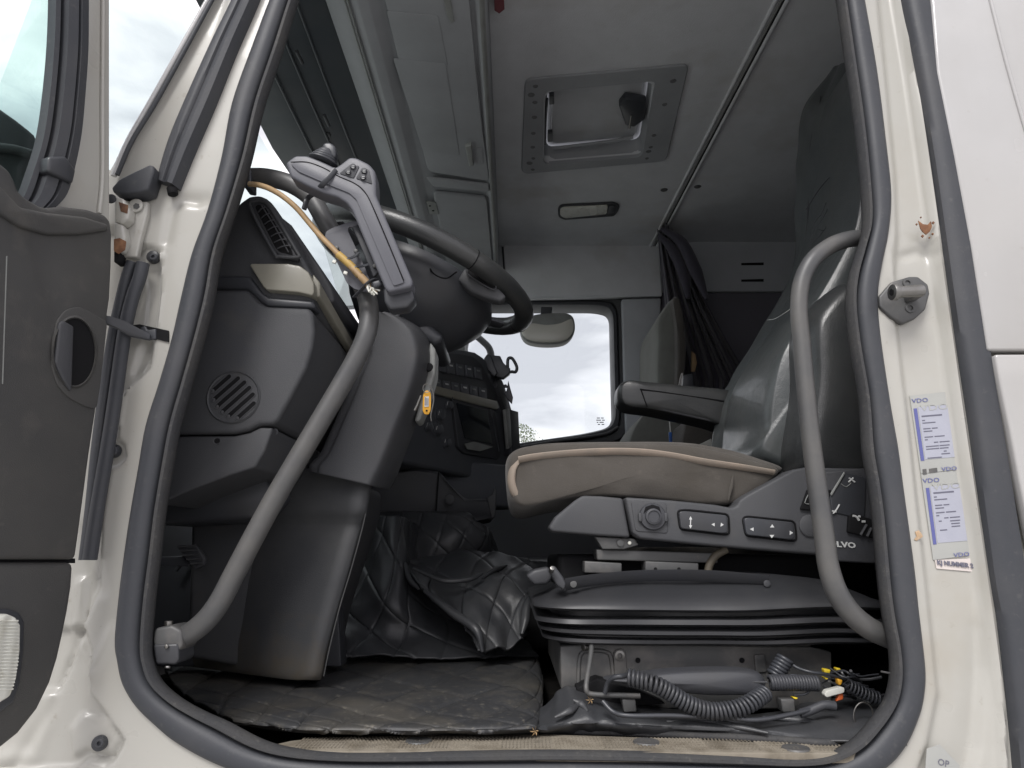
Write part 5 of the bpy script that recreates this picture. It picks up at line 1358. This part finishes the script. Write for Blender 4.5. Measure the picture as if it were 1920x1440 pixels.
for a, b_, r_ in ((1004,162,.010),(996,178,.014),(1003,192,.010),(1002,220,.011),(1000,250,.010),(999,276,.010),(1000,297,.009),(993,306,.014),(999,318,.009),(1226,254,.010),(1220,276,.009),(1216,284,.012),(1213,297,.008),(1262,152,.012),(1246,196,.010)):
    lathe('frame_screw', P(a, b_, z=ZC-.0075), (0, 0, -1), [(r_*.8, 0), (r_*.7, .0012), (r_*.35, .0005), (.0001, .0004)], m_plasd2, ht, seg=14, cap=False)
# interior light
il = thing('interior_lamp', 'oblong interior lamp with clear lens in the grey headliner', 'ceiling lamp', P(1100, 400, z=ZC))
zslab('lamp_surround', [(1046,392),(1052,386),(1150,381),(1162,386),(1160,396),(1152,406),(1058,413),(1047,408)], ZC-.008, .012, m_plasd, il, b=.003, rnd=5)
lz = zslab('lamp_lens', [(1050,393),(1056,390),(1140,386),(1138,402),(1060,410),(1050,405)], ZC-.014, .008, m_lamp, il, b=.003, rnd=4)
zslab('lamp_bulb', [(1105,392),(1120,391),(1119,403),(1106,404)], ZC-.0145, .003, m_white, lz, b=.001, rnd=4)
zslab('lamp_switch', [(1141,388),(1154,387),(1151,400),(1139,402)], ZC-.014, .008, m_plasb, il, b=.002)
# grooved joint in the headliner
gr = thing('headliner_joint', 'double grooved joint strip running across the grey headliner', 'joint strip', P(1350, 220, z=ZC))
for dx, r_, mt_ in ((-.014,.006,m_head),(0,.0035,m_grey),(.014,.007,m_head)):
    a0, a1 = P(1470, 0, z=ZC), P(1240, 430, z=ZC)
    tube('joint_bead', [V(a0.x+dx+.005, -.0, ZC-.001), V(a1.x+dx, 2.04, ZC-.001)], r_, mt_, gr, seg=10, n=1)
tube('joint_gap', [V(a0.x+.012, 0, ZC-.001), V(a1.x+.007, 2.04, ZC-.001)], .0028, m_black, gr, seg=8, n=1)
for a, b_, lab in ((1245,356,'left of the joint strip'),(1308,350,'right of the joint strip')):
    o = lathe('headliner_clip', P(a, b_, z=ZC), (0, 0, -1), [(.014, 0), (.012, .002), (.0001, .003)], m_steeld, None, seg=16, cap=False); tag(o, 'small dark plug in the headliner ' + lab, 'plug')

# ---------------------------------------------------------------- far side: lining, window frame, mirror
ul = thing('upper_side_lining', 'grey padded lining above the passenger window', 'side lining', P(1090, 553, 1.97))
prism('lining_pad', [P(944,458,2.04), P(1236,458,2.04), P(1242,553,1.97), P(950,558,1.97)], (0, .05, .0), m_head, ul, b=.006)
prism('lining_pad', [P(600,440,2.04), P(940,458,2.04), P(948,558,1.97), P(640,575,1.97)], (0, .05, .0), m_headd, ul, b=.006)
tube('lining_ledge', [P(a, b, 1.965) for a, b in ((940,560),(1050,558),(1150,556),(1240,554))], .004, m_head, ul, seg=8)
pw = thing('passenger_window', 'passenger side window with black seal showing cloudy sky', 'window', P(1010, 830, 2.05))
wpx = [(888,577),(1116,577),(1146,584),(1148,680),(1151,800),(1100,813),(980,830),(866,850),(868,700),(876,640)]
wc = fil([Vector(p) for p in wpx], 30, 7)
w3 = [P(a.x, a.y, 2.045) for a in wc]; wcx = sum(w3, V(0,0,0))/len(w3)
def ringat(s, y, add=0): 
    return [V(wcx.x+(p.x-wcx.x)*s + (add if p.x > wcx.x else -add), y, wcx.z+(p.z-wcx.z)*s + (add if p.z > wcx.z else -add)) for p in w3]
loft('window_seal', [ringat(1, 2.10), ringat(1, 2.04), ringat(1, 2.02, .006), ringat(1, 2.02, .020), ringat(1, 2.035, .026)], m_rubber, pw, cap=False, smooth=40)
loft('window_surround', [ringat(1, 2.035, .026), ringat(1, 2.022, .030), ringat(1, 2.02, .050), ringat(1, 2.045, .056)], m_plas, pw, cap=False, smooth=40)
mesh('glass_pane', [V(p.x, 2.075, p.z) for p in w3], [list(range(len(w3)))], g_glass, pw, 0)
for kk, (a, b_, w_) in enumerate(((1119,783,6),(1127,783,5),(1118,787,9),(1129,787,5),(1119,791,3),(1124,791,8),(1121,795,4),(1128,795,5))):
    slab('glass_etching', [(a,b_),(a+w_,b_),(a+w_,b_+1.6),(a,b_+1.6)], 2.073, .0005, m_plas, pw, b=0)
tube('window_sill_lip', [P(a, b, 2.0) for a, b in ((975,838),(1050,826),(1110,818),(1140,812),(1160,800))], .006, m_plas, pw, seg=8)
sb = thing('rear_side_pillar', 'dark blue grey pillar trim right of the passenger window', 'pillar trim', P(1200, 800, 1.98))
slab('pillar_trim', [(1166,560),(1240,558),(1236,700),(1226,860),(1176,860),(1170,700)], 1.99, .05, m_headd, sb, b=.008)
# kerb mirror hanging at the top of the window
km = thing('small_round_mirror', 'wide oval mirror hanging at the top of the passenger window', 'mirror', P(1025, 610, 1.9))
slab('mirror_foot', [(1014,575),(1036,575),(1034,590),(1030,594),(1018,594),(1014,588)], 1.93, .04, m_plasd, km, b=.004)
mo = [(975,620),(979,605),(992,594),(1010,588),(1050,586),(1068,588),(1077,598),(1078,620),(1066,638),(1045,645),(1010,645),(985,638)]
pillow('mirror_shell', mo, 1.88, 1.94, m_grey, km, .02, .05, ctr=(1026, 618))
mo2 = [(a if a > 975 else 977, max(b, 600)) for a, b in mo]
pillow('mirror_glass', [(978,622),(984,608),(1000,606),(1025,609),(1050,606),(1070,598),(1075,604),(1075,620),(1064,635),(1044,641),(1011,641),(988,635)], 1.873, 1.89, m_mirf, km, .006, .02, ctr=(1026, 622))
# passenger door mirror loop outside
om = thing('passenger_mirror_arm', 'grey looped mirror arm outside the front of the passenger window', 'mirror arm', P(905, 640, 2.5))
tube('arm_tube', [P(a, b, 2.5) for a, b in ((872,618),(885,624),(905,640),(918,655),(922,680),(922,720))], .018, m_plas, om, seg=10)
tube('arm_tube', [P(a, b, 2.5) for a, b in ((868,640),(874,655),(876,672),(877,700))], .008, m_plas, om, seg=8)
# passenger door front frame
pf = thing('passenger_door_frame', 'grey front frame bars of the passenger door left of its window', 'door frame', P(850, 680, 2.0))
slab('frame_bar', [(858,585),(880,585),(872,640),(870,700),(850,700),(856,640)], 2.0, .04, m_grey, pf, b=.004)
slab('frame_bar', [(846,600),(855,600),(848,700),(838,700)], 1.98, .03, m_plasd, pf, b=.003)
slab('frame_bar', [(828,610),(834,608),(824,660),(818,660)], 1.95, .02, m_plas, pf, b=.002)

# ---------------------------------------------------------------- passenger seat, curtain, belt, rear
pst = thing('passenger_seat', 'grey and beige passenger seat behind the armrest', 'seat', P(1230, 900, 1.6))
m_pseat = M('passenger_seat_grey', (.17, .175, .16), .9, spec=.15, sheen=.2, var=(12, (.13, .13, .12), .4, .8), bump=('n', 700, .4, .001))
pillow('backrest_bolster', [(1232,720),(1233,650),(1234,600),(1246,575),(1262,556),(1272,560),(1280,600),(1284,660),(1278,720),(1268,740),(1240,740)], 1.55, 1.95, m_pseat, pst, .05, .12, ctr=(1256, 650))
pillow('backrest_edge', [(1262,560),(1274,556),(1282,600),(1287,660),(1280,720),(1270,740),(1270,660),(1268,600)], 1.50, 1.9, m_fabtop, pst, .03, .1, ctr=(1274, 650))
slab('bolster_facet', [(1241,598),(1252,580),(1263,605),(1269,645),(1247,672),(1243,640)], 1.548, .02, m_pseat, pst, b=.004)
pillow('seat_wing', [(1178,835),(1190,800),(1214,770),(1250,760),(1300,775),(1300,850),(1178,850)], 1.5, 1.9, m_pseat, pst, .05, .06, ctr=(1240, 810))
slab('wing_stripe', [(1210,835),(1222,790),(1240,770),(1250,772),(1232,800),(1222,838)], 1.498, .01, m_fabtop, pst, b=.003)
slab('wing_stripe', [(1240,838),(1246,800),(1262,775),(1276,776),(1262,810),(1256,838)], 1.498, .01, m_fabtop, pst, b=.003)
pillow('side_bag', [(1285,838),(1284,800),(1292,785),(1320,790),(1345,800),(1345,840)], 1.3, 1.5, m_fabtop, pst, .03, .1, ctr=(1315, 815))
slab('pale_panel', [(1302,838),(1334,822),(1340,838)], 1.28, .02, m_white, pst, b=.003)
cu_ = thing('side_curtain', 'dark bunched curtain hanging from the headliner joint beyond the seats', 'curtain', P(1330, 700, 1.8))
def fcu(u, v):
    px = 1236 + (150+60*v)*u + 14*math.sin(v*3); 
    y = 1.86 + .045*math.sin(u*34+v*3) + .02*math.sin(u*71+v*5)
    x0 = 1232 + 46*v - 10*v*v; x1 = 1262 + 150*min(1, v*1.5)**1.2
    return P(x0 + (x1-x0)*u, 424 + 440*v + 10*math.sin(u*9), y)
grid('curtain_cloth', fcu, 160, 60, m_curtain, cu_, thick=.003)
tube('curtain_edge', [P(a, b, 1.78) for a, b in ((1236,440),(1262,470),(1284,520),(1290,560))], 1, m_curtain, cu_, radii=[.012, .028, .03, .01], seg=12, flat=(1, .7))
tube('curtain_edge', [P(a, b, 1.76) for a, b in ((1240,428),(1278,455),(1305,510),(1325,560))], 1, m_curtain, cu_, radii=[.012, .03, .034, .01], seg=12, flat=(1, .7))
slab('yellow_label', [(1297,658),(1304,664),(1307,680),(1303,697),(1296,696)], 1.6, .01, m_cable, cu_, b=.002)
sbk = thing('seat_belt_buckle', 'black seat belt buckle with bright tongue behind the armrest', 'belt buckle', P(1290, 710, 1.2))
slab('buckle_body', [(1282,702),(1300,700),(1302,728),(1280,724)], 1.15, .03, m_plasb, sbk, b=.004)
tube('belt_tongue', [P(a, b, 1.13) for a, b in ((1273,722),(1277,704),(1280,700),(1279,706),(1276,722))], .002, m_steel, sbk, seg=6)
bt_ = thing('blue_tag_cord', 'thin white cord with a blue toggle hanging below the armrest', 'cord', P(1257, 830, .9))
tube('thin_cord', [P(1254,778,.9), P(1257,810,.9)], .0014, m_text, bt_, seg=6, n=1)
slab('blue_toggle', [(1254,810),(1260,810),(1261,832),(1255,832)], .9, .006, M('blue_toggle', (.03, .12, .42), .4), bt_, b=.002)
# rear part of the far wall: upper lining, slots, bunk
ru = thing('rear_side_lining', 'dark rear side lining with two vent slots behind the seats', 'side lining', P(1400, 545, 2.0))
slab('lining_panel', [(1240,400),(1760,400),(1760,546),(1240,546)], 2.0, .04, m_headd, ru, b=.006)
slab('lower_cloth', [(1240,549),(1760,549),(1760,1000),(1240,1000)], 2.01, .03, M('dim_cloth', (.13, .125, .145), .95, bump=('n', 60, .3, .01)), ru, b=.004)
for b_ in (495, 526): slab('vent_slot', [(1390,b_-2),(1432,b_-3),(1432,b_+2),(1390,b_+2)], 1.998, .004, m_black, ru, b=0)
bk = thing('rear_bunk', 'dark bunk filling the rear of the cab behind the seats', 'bunk', V(1.3, 1.1, .3))
box('bunk_mattress', (1.3, 1.08, .50), (.7, 1.9, .16), m_curtain, bk, b=.04)
box('bunk_base', (1.32, 1.08, .22), (.66, 1.9, .42), m_plasd, bk, b=.01)

# ---------------------------------------------------------------- B pillar fittings
stk = thing('door_striker', 'worn steel striker plate with pin on the rear door pillar', 'door striker', P(1697, 565, -.01))
slab('striker_plate', [(1648,556),(1672,528),(1706,518),(1722,518),(1741,533),(1744,550),(1736,580),(1716,598),(1694,607),(1672,595),(1650,575)], -.010, .012, m_steeld, stk, b=.003)
tube('striker_pin', [P(1676,548,-.045), P(1700,547,-.043), P(1728,545,-.040)], .0085, m_steel, stk, seg=18, n=2)
cyl('pin_collar', P(1672, 548, -.046), (1, .06, 0), .0115, .008, m_steel, stk, 22)
cyl('pin_socket', P(1672, 548, -.0462), (-1, 0, 0), .005, .001, m_black, stk, 6, 0)
slab('pin_block', [(1712,538),(1734,536),(1738,552),(1716,556)], -.038, .03, m_steeld, stk, b=.003)
for a, b_ in ((1701,531),(1706,578)):
    lathe('striker_screw', P(a, b_, -.0100), (0, -1, 0), [(.0075, 0), (.007, .002), (.004, .002), (.0035, .0)], m_steeld, stk, seg=18, cap=False)
# stickers on the rear pillar
def pilpt(px, py, y=.0045): return P(px, py, y)
SR = (pilpt(1760, 800) - pilpt(1700, 806)).normalized(); 
def sticker(name, corners, label, y=.0042, mat=m_label):
    t = thing(name, label, 'sticker', pilpt(*corners[3], y), 'stickers on the rear door pillar')
    slab('film', corners, y, .001, mat, t, b=0)
    return t
def printed(par, x0, y0, w, hgt, skew, y):
    """blue bar, pale field and rows of tiny print; coordinates follow the slanted sticker"""
    def q(u, v): return (x0 + u*w + v*skew, y0 + v*hgt - u*w*.08)
    slab('blue_bar', [q(0,0), q(.10,0), q(.10,1), q(0,1)], y-.0006, .0005, m_blue, par, b=0)
    slab('pale_field', [q(.13,-.02), q(1,-.02), q(1,.98), q(.13,.98)], y-.0005, .0005, m_label2, par, b=0)
    r = (P(*q(1, .5), y) - P(*q(0, .5), y)).normalized()
    def line(s, u, v, sz):
        h = .010 if sz < .006 else .014
        for w_ in s.split():
            e_ = u + len(w_)*(.042 if sz < .006 else .05)
            slab('print_line', [q(u, v-h), q(min(e_, .97), v-h), q(min(e_, .97), v+h), q(u, v+h)], y-.0008, .0002, m_print, par, b=0)
            u = e_ + .04
    return q, r, line
st1 = sticker('print_sticker', [(1706,742),(1779,734),(1800,880),(1727,888)], 'upper white sticker with blue bar and tiny print on the rear pillar')
q, r, line = printed(st1, 1713, 766, 64, 98, 14, .0042)
for s, u, v, sz in (('Seriennummer', .2, .16, .0062), ('w=', .2, .24, .005), ('Wegimpuls', .2, .29, .005), ('Datum Kal.', .2, .40, .005), ('k=8000', .2, .45, .005), ('Reifen 315', .2, .56, .005), ('22,5', .62, .56, .005), ('L=', .2, .61, .005), ('VIN 8374102', .45, .67, .005), ('Werkstatt', .2, .74, .005), ('02.2021', .60, .74, .005), ('Kontrolle', .2, .79, .005), ('imp/km', .60, .79, .005), ('mm', .7, .85, .005), ('Plomb.', .62, .90, .005), ('Unterschr.', .2, .96, .005)):
    line(s, u, v, sz)
text('brand_print', 'VDO', P(1725, 751, .0034), .0085, r, (0, 0, 1), m_blue, st1, depth=.0001, sx=1.3)
text('brand_outline', 'VDO', P(1752, 764, .0034), .0125, r, (0, 0, 1), m_label, st1, depth=.0001, sx=1.5)
st2 = sticker('print_sticker', [(1727,889),(1800,881),(1826,1040),(1750,1050)], 'lower white sticker with blue bar and fewer lines of print on the rear pillar')
q, r, line = printed(st2, 1736, 915, 64, 106, 14, .0042)
for s, u, v, sz in (('Seriennummer', .2, .10, .0062), ('w=', .2, .17, .005), ('Wegimpuls', .2, .22, .005), ('Datum Kal.', .2, .32, .005), ('k=8000', .2, .37, .005), ('Reifen 315', .2, .45, .005), ('22,5', .62, .45, .005), ('L=', .2, .50, .005), ('VIN 8374102', .42, .55, .005), ('mm', .25, .60, .005), ('02.2021', .58, .61, .005), ('imp/km', .60, .66, .005), ('Plomb.', .60, .71, .005), ('Datum', .25, .76, .005)):
    line(s, u, v, sz)
text('brand_print', 'VDO', P(1746, 901, .0034), .0085, r, (0, 0, 1), m_blue, st2, depth=.0001, sx=1.3)
text('brand_print', 'VDO', P(1780, 879, .0028), .0078, r, (0, 0, 1), m_blue, st2, depth=.0001, sx=1.3)
text('brand_print', 'VDO', P(1803, 1040, .0028), .0078, r, (0, 0, 1), m_blue, st2, depth=.0001, sx=1.3)
text('brand_outline', 'VDO', P(1775, 912, .0034), .0125, r, (0, 0, 1), m_label, st2, depth=.0001, sx=1.5)
slab('grey_block', [(1730,880),(1737,879),(1738,889),(1731,890)], .0034, .0004, m_steeld, st2, b=0)
slab('grey_block', [(1742,879),(1757,877),(1758,885),(1743,887)], .0034, .0004, m_steeld, st2, b=0)
st3 = sticker('number_sticker', [(1753,1050),(1825,1047),(1825,1072),(1756,1066)], 'narrow sticker reading KJ NUMMER 2 below the printed stickers', mat=M('pale_pink_paper', (.62, .56, .53), .5))
text('number_print', 'KJ NUMMER 2', P(1791, 1058, .0026), .0080, P(1820,1061,.004)-P(1760,1055,.004), (0, 0, 1), m_print, st3, depth=.0001, bold=.0004)
st4 = thing('corner_label', 'white paper label with small print low on the rear pillar', 'sticker', P(1760, 1440, .002), 'stickers on the rear door pillar')
slab('paper', [(1738,1404),(1762,1396),(1800,1436),(1790,1470),(1750,1470),(1735,1440)], -.0075, .001, m_label, st4, b=0)
text('label_print', 'OP', P(1769, 1431, -.0082), .011, (1, 0, -.25), (.25, 0, 1), m_print, st4, depth=.0001)
# rust spots
rs = thing('rust_spot', 'brown chipped rust spot on the pale rear pillar ridge near the top', 'rust spot', P(1735, 427, -.01), 'rust spots on the rear pillar')
slab('rust_flake', [(1722,413),(1731,420),(1740,421),(1746,414),(1748,425),(1744,434),(1737,440),(1730,434),(1726,428)], -.0125, .002, m_rust, rs, b=.0006)
for a, b_, s_ in ((1750,417,2.5),(1749,438,2),(1730,442,2.5),(1743,445,1.6),(1719,420,1.8),(1727,407,1.5)):
    slab('rust_fleck', [(a-s_,b_),(a,b_-s_),(a+s_*1.3,b_),(a+.3*s_,b_+s_*1.4)], -.0125, .002, m_rust, rs, b=.0003)
r2 = thing('rust_spot', 'faint ochre rust stain left of the lower printed sticker', 'rust spot', P(1722, 1004, 0), 'rust spots on the rear pillar')
slab('rust_flake', [(1716,997),(1723,994),(1728,1000),(1731,1006),(1724,1011),(1719,1014),(1714,1012),(1719,1006)], -.0052, .001, M('faint_rust', (.42, .28, .16), .8, var=(80, (.5, .4, .3), .4, .7)), r2, b=.0003)
# tree beyond the passenger window
tr = thing('tree', 'top of a sparse leafy tree far outside the passenger window', 'tree', V(.2, 22, -1.35))
tc_ = P(958, 858, 22)
tube('trunk', [V(tc_.x, 22, -1.35), V(tc_.x+.1, 22, 1), V(tc_.x-.05, 22.1, tc_.z)], 1, m_bark, tr, radii=[.28, .18, .06], seg=10)
random.seed(11)
for i in range(9):
    b0 = V(tc_.x, 22, 1.2+i*.25); a = random.uniform(0, 6.28)
    tube('limb', [b0, b0 + V(math.cos(a)*.7, math.sin(a)*.7, .6), b0 + V(math.cos(a)*1.2, math.sin(a)*1.2, 1.3)], 1, m_bark, tr, radii=[.07, .03, .01], seg=6, n=3)
bm = bmesh.new()
for i in range(9000):
    a = random.uniform(0, 6.28); rr = random.random()**.5; hh = random.uniform(-1.2, 1.35)
    R2 = 1.5*math.sqrt(max(.02, 1-((hh)/1.4)**2))
    if noise.noise(V(math.cos(a)*rr*2.2, math.sin(a)*rr*2.2, hh*1.6)) < -.08: continue
    c = V(tc_.x + math.cos(a)*rr*R2, 22 + math.sin(a)*rr*R2, tc_.z - .25 + hh)
    d1 = V(random.uniform(-1,1), random.uniform(-1,1), random.uniform(-1,1)).normalized(); d2 = d1.orthogonal().normalized()
    s = random.uniform(.02, .045)
    bm.faces.new([bm.verts.new(c + d1*s), bm.verts.new(c + d2*s*.5), bm.verts.new(c - d1*s), bm.verts.new(c - d2*s*.5)])
finish('crown', bm, m_leaf, tr, 0)
